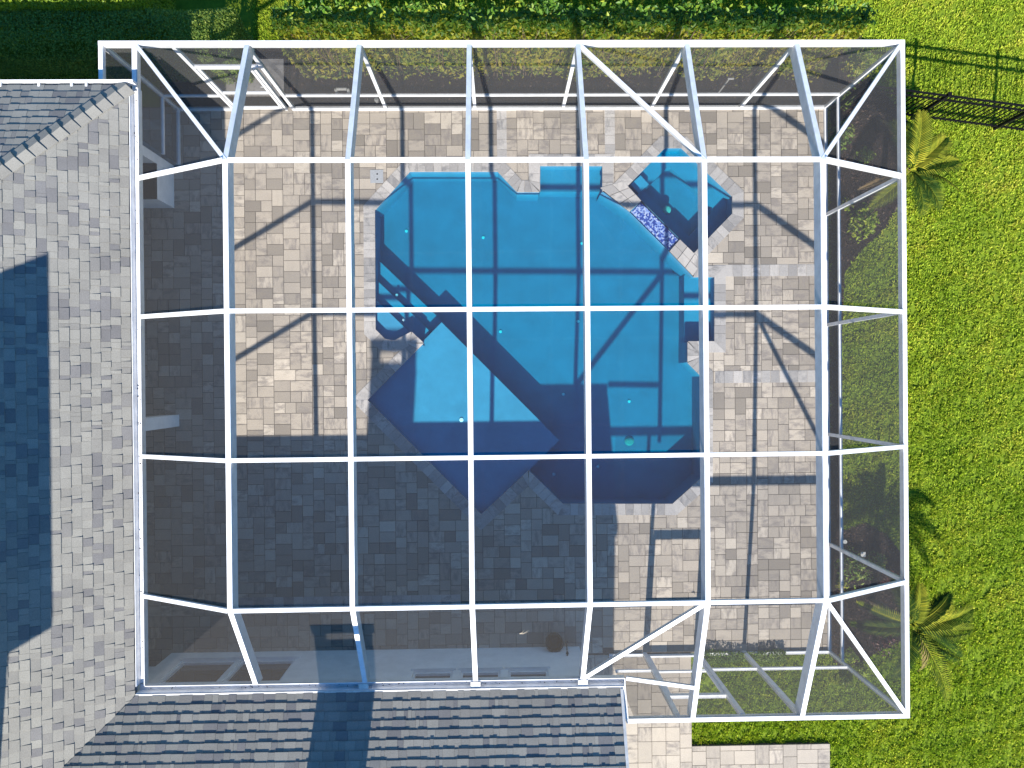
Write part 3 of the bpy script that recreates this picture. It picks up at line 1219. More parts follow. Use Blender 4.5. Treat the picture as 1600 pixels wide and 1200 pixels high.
# lanai column and kitchen counter
cc = at(280, 657, 0)
MB().box((cc.x - .26, cc.y - .12, 0), (cc.x, cc.y + .12, WTOP)).build('column', 'stucco', house)
CY0 = at(272, 325, 0).y
kc = thing('kitchen_counter', 'white outdoor counter with dark top under the left roof beside the cage', 'counter', (XC0 - .5, (CY0 + WNY0) / 2, 0))
MB().box((XC0 - 1.1, CY0, 0), (XC0, WNY0 - .004, 0.76)).build('cabinet', 'stucco', kc)
MB().box((XC0 - 1.12, CY0 - .012, 0.762), (XC0 + .012, WNY0 - .004, 0.80)).build('counter_top', 'granite', kc)

# roof planes under the shingles
X_RIDGE = X_E - 4.6
ZR = EAVE_Z + SLOPE * 4.6
Y_RIDGE_S = Y_S - 4.6
m_ = MB()
e = -0.012
# east plane (with the hip and valley as its ends)
m_.add([(X_E, Y_S, EAVE_Z + e), (X_E, Y_N, EAVE_Z + e), (X_RIDGE, Y_N - 4.6, ZR + e), (X_RIDGE, Y_S - 4.6, ZR + e)], [(0, 1, 2, 3)])
# north hip plane
m_.add([(X_E, Y_N, EAVE_Z + e), (X_RIDGE - 4.6, Y_N, EAVE_Z + e), (X_RIDGE, Y_N - 4.6, ZR + e)], [(0, 1, 2)])
# west plane
m_.add([(X_RIDGE - 4.6, Y_N, EAVE_Z + e), (X_RIDGE - 4.6, -14, EAVE_Z + e), (X_RIDGE, -14, ZR + e), (X_RIDGE, Y_N - 4.6, ZR + e)], [(0, 1, 2, 3)])
# south wing, north plane and south plane
m_.add([(X_E, Y_S, EAVE_Z + e), (X_RIDGE, Y_RIDGE_S, ZR + e), (X_GABLE, Y_RIDGE_S, ZR + e), (X_GABLE, Y_S, EAVE_Z + e)], [(0, 1, 2, 3)])
m_.add([(X_GABLE, Y_RIDGE_S, ZR + e), (X_RIDGE, Y_RIDGE_S, ZR + e), (X_RIDGE, Y_RIDGE_S - 4.6, EAVE_Z + e), (X_GABLE, Y_RIDGE_S - 4.6, EAVE_Z + e)], [(0, 1, 2, 3)])
m_.build('roof_deck', 'roof_base', roof)

EXP = 0.143
NRM = math.hypot(1, SLOPE)


class Plane:
    def __init__(self, o, u, vplan):
        self.o = Vector(o)
        self.u = Vector(u)
        self.v = (Vector(vplan) + Vector((0, 0, SLOPE))).normalized()
        self.n = self.u.cross(self.v)
        if self.n.z < 0:
            self.n = -self.n

    def at(self, a, b, h):
        return self.o + self.u * a + self.v * b + self.n * h


def tab_pts(pl, poly, v0, v1, t0, t1):
    def h(v):
        k = (v - v0) / (v1 - v0)
        return t0 + (t1 - t0) * k
    top = [pl.at(u, v, h(v)) for u, v in poly]
    bot = [pl.at(u, v, -0.004) for u, v in poly]
    return bot, top


shingle_bulk = MB()
tab_cands = []
WIDTHS = [0.06, 0.10, 0.13, 0.16, 0.19, 0.22]


def shingle_plane(pl, ulo, uhi, vmax, half_planes, seed, thin, fat):
    r = random.Random(seed)
    k = 0
    while k * EXP < vmax:
        v0, v1 = k * EXP, (k + 1) * EXP + 0.025
        u = ulo - r.random() * 0.3
        thick = r.random() < 0.5
        while u < uhi:
            w = r.choice(WIDTHS)
            thick = not thick if r.random() < 0.75 else thick
            t0 = (fat if thick else thin) + r.uniform(-.001, .001)
            x = r.random()
            tone = r.uniform(0.72, 1.0) if x < 0.52 else (r.uniform(0.45, 0.72) if x < 0.82 else r.uniform(0.1, 0.4))
            vb = v0 - (0.004 if thick else 0) + r.uniform(-.002, .002)
            poly = [(u + .0012, vb), (u + w - .0012, vb), (u + w - .0012, v1), (u + .0012, v1)]
            orig = len(poly)
            cp = poly
            for hp in half_planes:
                cp = clip_half(cp, *hp)
                if len(cp) < 3:
                    break
            if len(cp) >= 3:
                clipped = cp != poly
                tab_cands.append((pl, cp, vb, v1, t0, 0.0035, tone, clipped, u + w / 2, w, thick))
            u += w
        k += 1


def emit_bulk(c):
    pl, cp, vb, v1, t0, t1, tone = c[:7]
    bot, top = tab_pts(pl, cp, vb, v1, t0, t1)
    n = len(cp)
    fl = 1 if pl.u.cross(pl.v).dot(pl.n) > 0 else -1
    fs = [tuple(range(n, 2 * n))] + [(i, (i + 1) % n, n + (i + 1) % n, n + i) for i in range(n)]
    shingle_bulk.add(bot + top, fs if fl > 0 else [f[::-1] for f in fs], tone)


cs = 1 / NRM                                   # plan metres per metre up the slope
# east plane: u = y - Y_S , v up the slope to the west
PE = Plane((X_E, Y_S, EAVE_Z), (0, 1, 0), (-1, 0, 0))
LN = Y_N - Y_S
shingle_plane(PE, -3.6, LN + .1, 3.1 / cs, [(1, cs, LN), (-1, -cs, 0.0)], 21, 0.010, 0.020)
# bottom wing: u = x - X_E
PS = Plane((X_E, Y_S, EAVE_Z), (1, 0, 0), (0, -1, 0))
shingle_plane(PS, -3.0, X_GABLE - X_E, 2.6 / cs, [(-1, -cs, -0.012), (1, 0, X_GABLE - X_E)], 22, 0.018, 0.024)
# north hip: u = x - X_E (negative)
PN = Plane((X_E, Y_N, EAVE_Z), (1, 0, 0), (0, -1, 0))
PN.v = (Vector((0, -1, 0)) + Vector((0, 0, SLOPE))).normalized()
PN.n = PN.u.cross(PN.v); PN.n = PN.n if PN.n.z > 0 else -PN.n
shingle_plane(PN, -4.2, 0.0, 3.0 / cs, [(1, cs, 0.0)], 23, 0.016, 0.021)


def vis(c):
    p = c[0].at(c[8], (c[2] + c[3]) / 2, 0)
    k = 15 - p.z
    return abs(p.x) < 800 / F_PX * k * 0.97 and abs(p.y) < 600 / F_PX * k * 0.97


cand = [i for i, c in enumerate(tab_cands) if not c[7] and c[0] is PE and vis(c)]
cand.sort(key=lambda i: -tab_cands[i][9])
chosen = set(cand[:210])
cand2 = [i for i, c in enumerate(tab_cands) if not c[7] and c[0] is PS and vis(c)]
cand2.sort(key=lambda i: -tab_cands[i][9])
chosen |= set(cand2[:80])
tab_cache = {}
for i, c in enumerate(tab_cands):
    if i not in chosen:
        emit_bulk(c)
        continue
    pl, cp, vb, v1, t0, t1, tone, _c, uc, w, thick = c
    key = (w, thick, int(tone * 9.99), pl is PE)
    me = tab_cache.get(key)
    if me is None:
        h, t_ = 0.172, ((0.020 if thick else 0.010) if pl is PE else (0.024 if thick else 0.018))
        x0 = w / 2 - .0012
        mm = MB()
        mm.add([(-x0, 0, -.004), (x0, 0, -.004), (x0, h, -.004), (-x0, h, -.004), (-x0, 0, t_), (x0, 0, t_), (x0, h, .0035), (-x0, h, .0035)],
               [(4, 5, 6, 7), (0, 1, 5, 4), (1, 2, 6, 5), (2, 3, 7, 6), (3, 0, 4, 7)], key[2] / 9.99)
        me = tab_cache[key] = mm.mesh('shingle', 'shingle')
    o_ = pl.at(uc, vb, 0)
    ux = pl.u if pl.u.cross(pl.v).dot(pl.n) > 0 else -pl.u
    mt = Matrix(((ux.x, pl.v.x, pl.n.x, o_.x), (ux.y, pl.v.y, pl.n.y, o_.y), (ux.z, pl.v.z, pl.n.z, o_.z), (0, 0, 0, 1)))
    put('shingle', me, roof, mt)
o = shingle_bulk.build('shingles', 'shingle', roof)
o['kind'] = 'stuff'

# hip caps along the north east hip
HL = Vector((-1, -1, SLOPE))
hl = HL.normalized()
na, nb = Vector((1, 0, 1 / SLOPE)).normalized(), Vector((0, 1, 1 / SLOPE)).normalized()
for k in range(26):
    s0 = k * 0.205
    p0 = Vector((X_E, Y_N, EAVE_Z)) + hl * s0
    p1 = p0 + hl * 0.24
    wdt = 0.14
    ea = Vector((1, -1, -SLOPE)) * (wdt / 1.414)
    eb = Vector((-1, 1, -SLOPE)) * (wdt / 1.414)
    up0, up1 = Vector((0, 0, .056 + rnd.uniform(0, .006))), Vector((0, 0, .026))
    pts = [p0 + ea + up0 * .7, p0 + up0, p0 + eb + up0 * .7, p1 + ea + up1 * .7, p1 + up1, p1 + eb + up1 * .7]
    lo = [p0 + ea, p0, p0 + eb]
    MB().add(pts + lo, [(0, 1, 4, 3)[::-1], (1, 2, 5, 4)[::-1], (0, 6, 7, 1)[::-1], (1, 7, 8, 2)[::-1], (0, 3, 6), (2, 8, 5)], rnd.uniform(.45, .95)).build('hip_cap', 'shingle', roof)

# gutters: left and bottom (shared with the cage) and the plain north gutter
def gutter_x(x_in, x_out, y0, y1, z, name='gutter'):
    m_ = MB()
    m_.box((x_in, y0, z - .17), (x_in + .008, y1, z + .01))
    m_.box((x_out - .028, y0, z - .17), (x_out, y1, z + .035))
    m_.box((x_in + .008, y0, z - .17), (x_out - .028, y1, z - .162))
    return m_.build(name, 'white', house)


GXI, GXO = X_E + .016, XG + .004
GYI, GYO = Y_S + .05, YG + .004
XGE = at(976, 1070, EAVE_Z).x
ZG0, ZG1 = EAVE_Z - .15, EAVE_Z - .02
m_ = MB()                                      # left trough: back wall, floor, lip
m_.box((GXI, GYO - .002, ZG0), (GXI + .01, Y_N - .03, EAVE_Z + .0))
m_.box((GXI + .01, GYO - .002, ZG0), (GXO - .014, Y_N - .03, ZG0 + .01))
m_.box((GXO - .014, GYO + .001, ZG0), (GXO, Y_N - .03, ZG1))
m_.build('gutter', 'white', house)
m_ = MB()                                      # bottom trough
m_.box((GXI, GYI - .012, ZG0), (XGE, GYI - .002, EAVE_Z - .004))
m_.box((GXI, GYI - .002, ZG0 + .0005), (XGE, GYO - .014, ZG0 + .0105))
m_.box((GXO, GYO - .014, ZG0), (XGE, GYO, ZG1))
m_.box((XGE, GYI - .012, ZG0), (XGE + .012, GYO, EAVE_Z - .006))
m_.build('gutter', 'white', house)
MB().box((GXI, Y_S - .02, EAVE_Z - .15), (XGE - .004, Y_S + .036, EAVE_Z + .014)).build('drip_edge', 'fascia', house)
for px in (568, 743, 911):
    x = at(px, 1075, EAVE_Z).x
    MB().box((x - .08, GYI - .001, EAVE_Z - .012), (x + .08, GYO - .02, EAVE_Z - .006)).build('gutter_hanger', 'fascia', house)
_r = np.random.default_rng(5)
_n = 170
_P = np.stack([np.concatenate([_r.uniform(GXI + .02, GXO - .02, 110), _r.uniform(GXO, XGE, 60)]),
               np.concatenate([_r.uniform(GYO, Y_N - .1, 110), _r.uniform(GYI, GYO - .02, 60)]), np.full(_n, ZG0 + .016)], 1)
YGN = at(100, 125, EAVE_Z).y
m_ = MB()
m_.box((-11.5, YGN - .045, EAVE_Z - .12), (X_E + .09, YGN, EAVE_Z + .02))
m_.box((-11.5, Y_N + .003, EAVE_Z - .12), (X_E - .02, YGN - .045, EAVE_Z - .11))
m_.build('gutter', 'white', house)
for px in (2, 62, 113, 136):
    x = at(px, 130, EAVE_Z).x
    MB().box((x - .018, Y_N - .02, EAVE_Z + .004), (x + .018, YGN - .046, EAVE_Z + .03)).build('gutter_hanger', 'white', house)
# gable edge board
m_ = MB()
a0, a1 = Vector((X_GABLE, Y_S, EAVE_Z)), Vector((X_GABLE, Y_RIDGE_S, ZR))
m_.add([a0 + Vector((.003, 0, .03)), a1 + Vector((.003, 0, .03)), a1 + Vector((.05, 0, .03)), a0 + Vector((.05, 0, .03)),
        a0 + Vector((.003, 0, -.17)), a1 + Vector((.003, 0, -.17)), a1 + Vector((.05, 0, -.17)), a0 + Vector((.05, 0, -.17))],
       [(0, 1, 2, 3), (7, 6, 5, 4), (0, 4, 5, 1), (1, 5, 6, 2), (2, 6, 7, 3), (3, 7, 4, 0)])
m_.build('gable_board', 'fascia', house)
MB().add([(X_CORNER - .1, Y_S, Z_SOF), (X_CORNER - .1, Y_RIDGE_S - 4.6, Z_SOF), (X_CORNER - .1, Y_RIDGE_S, ZR - .1)], [(0, 1, 2)]).build('gable_wall', 'stucco', house)

# chimney on the bottom wing (below the picture, seen by its shadow)
ch = put('chimney', None, house)
cx0, cx1 = -2.66 - .085 * 6.5 - .0, -1.68 - .085 * 6.5
MB().box((cx0 + .04, -7.75, 3.0), (cx1 - .04, -7.25, 6.13)).build('chimney_shaft', 'stucco', ch)
MB().box((cx0 + .04, -7.44, 6.13), (cx0 + .22, -7.27, 6.46)).build('cap_support', 'stucco', ch)
MB().box((cx1 - .22, -7.44, 6.13), (cx1 - .04, -7.27, 6.46)).build('cap_support', 'stucco', ch)
MB().prism([(cx0, -7.47), (cx1, -7.47), (cx1, -7.24), (cx0, -7.24)], 6.46, 6.52).build('chimney_cap', 'fascia', ch)

# upper storey beyond the left edge of the picture
def on_east(px, py):
    d = _R @ Vector(((px - 800) / F_PX, -(py - 600) / F_PX, -1.0))
    # plane z = EAVE_Z + SLOPE*(X_E - x)
    k = (EAVE_Z + SLOPE * X_E - CAM_H) / (d.z + SLOPE * d.x)
    return Vector((0, 0, CAM_H)) + d * k


ZU = 6.9
def caster(px, py):
    s = on_east(px, py)
    return (s.x - SHX * (ZU - s.z), s.y - SHY * (ZU - s.z))


ne, se = caster(80, 392), caster(80, 960)
ux = (ne[0] + se[0]) / 2
MB().box((-15, se[1] + .5, 3.0), (ux - .45, ne[1] - .45, ZU - .16)).build('upper_wall', 'stucco', house)
up = put('upper_roof', None, house)
MB().box((-15.5, se[1], ZU - .16), (ux, ne[1], ZU)).build('eave_slab', 'fascia', up)
hh = (ne[1] - se[1]) / 2
MB().add([(ux, se[1], ZU + .004), (ux, ne[1], ZU + .004), (ux - hh, (ne[1] + se[1]) / 2, ZU + hh * SLOPE), (-15.5, se[1], ZU + .004), (-15.5, ne[1], ZU + .004), (-15.5 , (ne[1] + se[1]) / 2, ZU + hh * SLOPE)],
         [(0, 1, 2), (1, 4, 5, 2), (3, 0, 2, 5)], 0.8).build('roof_plane', 'shingle', up)

# ------------------------------------------------------------------ small things by the wall
pc = at(866, 1003, 0.2)
pot = thing('round_planter', 'round dark brown pot standing against the white house wall', 'planter', (pc.x, pc.y, 0))
MB().lathe((pc.x, pc.y, 0.004), [(0.0, 0), (0.12, 0), (0.17, .12), (0.185, .30), (0.165, .30), (0.155, .25), (0.0, .25)], 20).build('bowl', 'soil_pot', pot)
MB().lathe((pc.x, pc.y, 0.255), [(0.0, 0), (0.154, 0), (0.10, .03), (0.0, .045)], 16).build('soil_fill', 'soil', pot)
fx = at(886, 1026, 0.45)
tap = thing('garden_tap', 'small dark garden tap with a short hose on the white house wall', 'tap', (fx.x, Y_WALL, 0.4))
MB().tube([(fx.x, Y_WALL + .002, .5), (fx.x, Y_WALL + .09, .5), (fx.x, Y_WALL + .10, .44)], .016).build('spout', 'black', tap)
MB().lathe((fx.x, Y_WALL + .06, .515), [(0.0, 0), (.03, 0), (.03, .012), (0, .012)], 10).build('tap_handle', 'black', tap)
MB().tube([(fx.x, Y_WALL + .10, .44), (fx.x + .01, Y_WALL + .11, .3), (fx.x + .02, Y_WALL + .10, .12), (fx.x + .05, Y_WALL + .12, .02)], .011).build('hose', 'black', tap)

lf = at(812, 995, 3.75)
zz = HT(0) + (EAVE_Z - HT(0)) * (PY[3] - lf.y) / (PY[3] - YG) + .0
m_ = MB()
for a0_, l_ in ((.2, .12), (.5, .08), (.05, .10)):
    m_.tube([(lf.x, lf.y, zz), (lf.x + math.cos(a0_) * l_ * .6, lf.y + math.sin(a0_) * l_ * .6, zz + .012), (lf.x + math.cos(a0_ + .2) * l_ * 1.4, lf.y + math.sin(a0_ + .2) * l_ * 1.4, zz + .02)], .005, 5, .5, .001)
props(m_.build('dry_twig', 'dry_leaf'), 'pale dry forked twig lying on the lower sloping screen', 'twig')

# pipes outside the top wall
p0 = at(525, 141, 0.1)
pp = thing('drain_pipe', 'white bent plastic pipe outside the top screen wall', 'pipe', (p0.x, p0.y, -.08))
x, y = p0.x, p0.y
MB().tube([(x, y, -.06), (x, y, .13), (x + .03, y, .16), (x + .22, y, .16), (x + .25, y, .13), (x + .25, y - .02, -.06)], .03, 8).build('pipe_run', 'pvc', pp)
MB().tube([(x - .004, y, .02), (x + .001, y, .08)], .037, 8).build('pipe_collar', 'pvc', pp)
MB().tube([(x + .25, y - .02, .02), (x + .25, y - .016, .08)], .037, 8).build('pipe_collar', 'pvc', pp)
p0 = at(1122, 146, 0.0)
pp = thing('garden_riser', 'thin white riser pipe with a tee top outside the top screen wall', 'pipe', (p0.x, p0.y, -.08))
MB().tube([(p0.x, p0.y, -.07), (p0.x, p0.y, .72)], .017, 7).build('riser', 'pvc', pp)
MB().tube([(p0.x - .03, p0.y, .735), (p0.x + .09, p0.y, .735)], .02, 7).build('tee_top', 'pvc', pp)
p0 = at(589, 158, 0.0)
pp = thing('sprinkler_head', 'short white sprinkler head beside the top screen wall', 'sprinkler', (p0.x, p0.y, -.08))
MB().lathe((p0.x, p0.y, -.07), [(0, 0), (.03, 0), (.03, .12), (.045, .12), (.045, .15), (0, .155)], 12).build('body', 'pvc', pp)
c0, c1 = at(1323, 848, 0.05), at(1348, 866, 0.05)
ll = thing('landscape_light', 'small garden spotlight with a cable lying in the mulch at the lower right', 'garden light', (c1.x, c1.y, -.06))
MB().box((c1.x - .05, c1.y - .05, .05), (c1.x + .05, c1.y + .05, .075)).build('lamp_head', 'pvc', ll)
MB().tube([(c1.x, c1.y, -.07), (c1.x, c1.y, .05)], .014, 6).build('stake', 'black', ll)
MB().tube([(c0.x, c0.y, -.03), ((c0.x + c1.x) / 2, (c0.y + c1.y) / 2 + .03, -.03), (c1.x, c1.y, .02)], .009, 6).build('cable', 'black', ll)
MB().lathe((c0.x, c0.y, -.04), [(.02, 0), (.045, 0), (.045, .02), (.02, .02)], 12).build('cable_ring', 'pvc', ll)

# concrete pad outside the screen door
a, b = at(330, 150, -.05), at(443, 92, -.05)
o = MB().box((a.x, a.y, -.13), (b.x, b.y, -.05)).build('concrete_pad', 'concrete')
props(o, 'grey concrete pad outside the screen door at the top left', None, None, 'structure')

# ------------------------------------------------------------------ fence at the top right
fence = thing('metal_fence', 'low black metal picket fence running right from the cage corner', 'fence', (8.6, 5.45, -.08))
FA, FB = Vector((*xy(1300, 167, 0), 0)), Vector((*xy(1600, 206, 0), 0))
fd = (FB - FA).normalized()


def fp(s, z):
    return FA + fd * s + Vector((0, 0, z))


FL = 6.6
s1 = (Vector((*xy(1427, 184, 0), 0)) - FA).dot(fd)
STEP = 1.745
posts_s = [s1 - STEP * 1 + .12, s1, s1 + STEP, s1 + 2 * STEP]
for s in posts_s:
    MB().box(tuple(fp(s, -.09) - Vector((.03, .03, 0))), tuple(fp(s, 1.22) + Vector((.03, .03, 0)))).build('post', 'black', fence)
    MB().box(tuple(fp(s, 1.22) - Vector((.038, .038, 0))), tuple(fp(s, 1.24) + Vector((.038, .038, 0)))).build('post_cap', 'black', fence)
for a, b in zip(posts_s[:-1], posts_s[1:]):
    for z in (.13, .98, 1.17):
        MB().bar([fp(a + .03, z), fp(b - .03, z)], .03, .035).build('rail', 'black', fence)
    kk = round((b - a) / .109)
    for q in range(1, kk):
        s = a + (b - a) * q / kk
        c = fp(s, 0)
        MB().box((c.x - .009, c.y - .009, .03), (c.x + .009, c.y + .009, 1.172)).build('picket', 'black', fence)

# ------------------------------------------------------------------ plants
def leaves_np(P, N, size, spread, seed, asp=0.5, tone=None, droop=0.25):
    """kite shaped leaves at P, facing about N"""
    r = np.random.default_rng(seed)
    n = len(P)
    Nn = N + r.normal(0, spread, (n, 3))
    Nn /= np.linalg.norm(Nn, axis=1, keepdims=True) + 1e-9
    A = r.normal(0, 1, (n, 3))
    T = A - (A * Nn).sum(1, keepdims=True) * Nn
    T /= np.linalg.norm(T, axis=1, keepdims=True) + 1e-9
    B = np.cross(Nn, T)
    L = size * r.uniform(.65, 1.3, (n, 1))
    Wd = L * asp * r.uniform(.8, 1.2, (n, 1))
    p0 = P - T * L * .5
    p2 = P + T * L * .5 - Nn * L * droop
    p1 = P + B * Wd * .5 + Nn * L * .06
    p3 = P - B * Wd * .5 + Nn * L * .06
    V = np.stack([p0, p1, p2, p3], 1).reshape(-1, 3)
    i = np.arange(n) * 4
    Fc = np.concatenate([np.stack([i, i + 1, i + 2], 1), np.stack([i, i + 2, i + 3], 1)])
    t = r.random(n) if tone is None else tone
    return V, Fc, np.concatenate([t, t])


def smooth_noise(x, y, seed, k=1.0):
    r = np.random.default_rng(seed)
    s = 0
    for q in range(6):
        a, f, ph = r.uniform(0, 6.28), k * r.uniform(.8, 3.2), r.uniform(0, 6.28)
        s = s + np.sin((x * math.cos(a) + y * math.sin(a)) * f + ph) / 6 * 1.7
    return s


def add_np(name, V, Fc, mtl, tone, parent):
    off = np.array(BASE[parent.name]) if parent is not None else 0
    return put(name, mesh_np(name, V - off, Fc, M[mtl], tone), parent)


def hedge(name, label, cat, x0, y0, x1, y1, z0, h, dens, size, mtl, seed, stems=0, rough=.10, asp=.5, tone_fn=None, edge=.25, front=1.0, shoots=0):
    t = thing(name, label, cat, ((x0 + x1) / 2, (y0 + y1) / 2, z0))
    r = np.random.default_rng(seed)
    lx, ly = x1 - x0, y1 - y0
    areas = np.array([lx * ly, lx * h * front, lx * h * .5, ly * h, ly * h])
    cnt = (areas * dens).astype(int)
    Ps, Ns = [], []
    for f, c in enumerate(cnt):
        u, v = r.random(c), r.random(c)
        if f == 0:
            P = np.stack([x0 + u * lx, y0 + v * ly, np.full(c, z0 + h)], 1); N = np.tile([0, 0, 1.], (c, 1))
        elif f in (1, 2):
            P = np.stack([x0 + u * lx, np.full(c, y0 if f == 1 else y1), z0 + v ** .8 * h], 1); N = np.tile([0, -1. if f == 1 else 1., .35], (c, 1))
        else:
            P = np.stack([np.full(c, x0 if f == 3 else x1), y0 + u * ly, z0 + v * h], 1); N = np.tile([-1. if f == 3 else 1., 0, .35], (c, 1))
        Ps.append(P); Ns.append(N)
    P, N = np.concatenate(Ps), np.concatenate(Ns)
    # rounded shoulders
    k = np.clip((P[:, 2] - z0) / h, 0, 1)
    inx = np.minimum(P[:, 0] - x0, x1 - P[:, 0]); iny = np.minimum(P[:, 1] - y0, y1 - P[:, 1])
    m = np.clip(np.minimum(inx, iny) / edge, 0, 1)
    P[:, 2] -= (1 - m) ** 2 * edge * .7 * (k > .6)
    bumpn = smooth_noise(P[:, 0] * 2.2, P[:, 1] * 2.2 + P[:, 2] * 2, seed + 1)
    depth = np.abs(r.normal(0, rough, len(P)))
    P = P + N * (bumpn[:, None] * rough * .9) - N * depth[:, None]
    if shoots:
        kx = r.uniform(x0, x1, shoots); ky = r.uniform(y0 - .05, y1, shoots); kh = r.uniform(.08, .42, shoots)
        ns = 7
        S = np.stack([np.repeat(kx, ns) + r.normal(0, .035, shoots * ns), np.repeat(ky, ns) + r.normal(0, .035, shoots * ns), z0 + h - .08 + np.repeat(kh, ns) * r.random(shoots * ns)], 1)
        P = np.concatenate([P, S]); N = np.concatenate([N, np.tile([0, -.4, .8], (len(S), 1))])
        k = np.concatenate([k, np.ones(len(S))])
    P[:, 2] = np.maximum(P[:, 2], z0 + .02)
    tone = np.clip(r.normal(.5, .22, len(P)), 0, 1) if tone_fn is None else tone_fn(P, k, r, z0, h)
    V, Fc, tt = leaves_np(P, N, size, .55, seed + 2, asp, tone)
    add_np('foliage', V, Fc, mtl, tt, t)
    if stems:
        m_ = MB()
        q = random.Random(seed)
        for _ in range(stems):
            x = q.uniform(x0, x1); y = y0 + q.random() ** 1.6 * ly * .7 + .04
            p = Vector((x, y, z0))
            lean = Vector((q.uniform(-.25, .25), q.uniform(-.18, .1), 0))
            top = p + lean * 1.0 + Vector((0, 0, h * q.uniform(.7, .97)))
            midp = p.lerp(top, .5) + Vector((q.uniform(-.05, .05), q.uniform(-.05, .03), 0))
            m_.tube([p, midp, top], .011, 4, .5, .005)
            for __ in range(2):
                b0 = midp.lerp(top, q.random() * .8)
                m_.tube([b0, b0 + Vector((q.uniform(-.22, .22), q.uniform(-.2, .1), q.uniform(.08, .25)))], .006, 3, .5, .002)
        m_.build('branches', 'stem', t)
    # dense dark core of twigs so that no light falls straight through
    return t


def croton_tone(P, k, r, z0, h):
    f = np.clip((P[:, 2] - z0) / h, 0, 1)
    t = .62 - .42 * np.clip((f - .78) / .18, 0, 1) + r.normal(0, .2, len(P))
    return np.clip(t, 0, 1)


hx0, hx1 = at(446, 40, 1.2).x, at(1322, 40, 1.2).x
hedge('shrub_hedge', 'long loose yellow green shrub hedge along the top screen wall', 'hedge', hx0, 6.30, hx1, 6.66, -.08, 2.3, 1000, .095, 'croton', 31, 230, .14, .5, croton_tone, .12, .5, 170)
hedge('clipped_hedge', 'dense dark green clipped hedge beyond the left roof eave', 'hedge', -11.6, at(100, 128, .3).y + .1, at(359, 40, 1.3).x, at(100, 4, 1.35).y, -.08, 1.42, 2600, .045, 'hedge', 41, 0, .06, .55, None, .3)
# second strip of hedge behind it, sunlight put in by lighter lime leaves
hedge('clipped_hedge', 'hedge strip coloured lighter yellow green for sunlight at the top left edge', 'hedge', -11.6, at(100, 8, 1.4).y, at(225, 5, 1.3).x, 8.1, -.08, 1.6, 1900, .05, 'lime', 43, 0, .06, .55, None, .3)


def shrub(px, py, z, rad, h, mtl, label, seed, size=.075, n=230, name='garden_shrub', group=None, asp=.5):
    c = at(px, py, z)
    t = thing(name, label, 'shrub', (c.x, c.y, -.07), group)
    r = np.random.default_rng(seed)
    d = r.normal(0, 1, (n, 3)); d[:, 2] = np.abs(d[:, 2]) + .15
    d /= np.linalg.norm(d, axis=1, keepdims=True)
    lob = 1 + .3 * smooth_noise(d[:, 0] * 3, d[:, 1] * 3, seed)
    P = d * np.array([rad, rad, h]) * (lob * r.uniform(.45, 1.05, n))[:, None] + np.array([c.x, c.y, -.05])
    V, Fc, tt = leaves_np(P, d, size, .6, seed + 1, asp, np.clip(r.normal(.5, .25, n), 0, 1))
    add_np('foliage', V, Fc, mtl, tt, t)
    m_ = MB()
    q = random.Random(seed)
    for _ in range(7):
        a = q.uniform(0, 6.28)
        m_.tube([(c.x, c.y, -.08), (c.x + math.cos(a) * rad * .35, c.y + math.sin(a) * rad * .35, h * .4), (c.x + math.cos(a) * rad * .8, c.y + math.sin(a) * rad * .8, h * .75)], .009, 4, .5, .003)
    m_.build('branches', 'stem', t)
    return t


shrub(1356, 345, .25, .36, .42, 'lime', 'bright lime green shrub below the upper palm behind the right screen', 51, .10, 330)
shrub(1325, 150, .25, .22, .35, 'hedge', 'small dark shrub under the fence end at the cage corner', 66, .08, 160)
shrub(1320, 208, .25, .30, .42, 'hedge', 'dark green shrub in the top corner bed behind the right screen', 52, .09, 220)
shrub(1358, 240, .2, .2, .28, 'lime', 'small lime leaved plant in the mulch left of the upper palm', 53, .09, 110)
shrub(1330, 318, .2, .14, .22, 'lime', 'tiny green sprig beside the bright lime shrub', 54, .07, 60)
shrub(1345, 100, .3, .28, .7, 'croton', 'yellow green shrub at the cage corner by the fence end', 55, .09, 220)
shrub(1385, 1002, .2, .30, .35, 'burgundy', 'dark burgundy shrub below the lower palm fronds behind the screen', 64, .08, 260)
shrub(1395, 905, .2, .20, .3, 'burgundy', 'small burgundy plant above the lower palm near the screen edge', 65, .08, 150)
shrub(1338, 890, .25, .38, .45, 'hedge', 'green shrub above the lower palm behind the right screen', 56, .08, 260)
shrub(1376, 878, .2, .18, .3, 'hedge', 'small pale green shrub between lower palm and garden light', 57, .07, 140)
shrub(1322, 915, .2, .14, .22, 'croton', 'small yellow leaved plant by the right screen above the lower palm', 58, .07, 80)
shrub(1330, 1030, .2, .20, .3, 'lime', 'light green plant below the lower palm in the corner bed', 59, .08, 140)
shrub(1350, 1052, .2, .17, .3, 'lime', 'pale green plant at the edge of the lower corner bed', 60, .08, 120)
shrub(1330, 1075, .2, .18, .3, 'lime', 'yellowish plant inside the lower right cage corner', 61, .08, 120)
# low dark planting along the bottom screen base
cl, cr = at(1104, 1020, .1), at(1226, 1020, .1)
hedge('ground_cover', 'low dark leafy row at the foot of the lower screen wall', 'plants', cl.x, Y_DECKB - .15, cr.x, Y_DECKB + .05, -.08, .26, 2600, .05, 'hedge', 63, 0, .04, .45, None, .06)


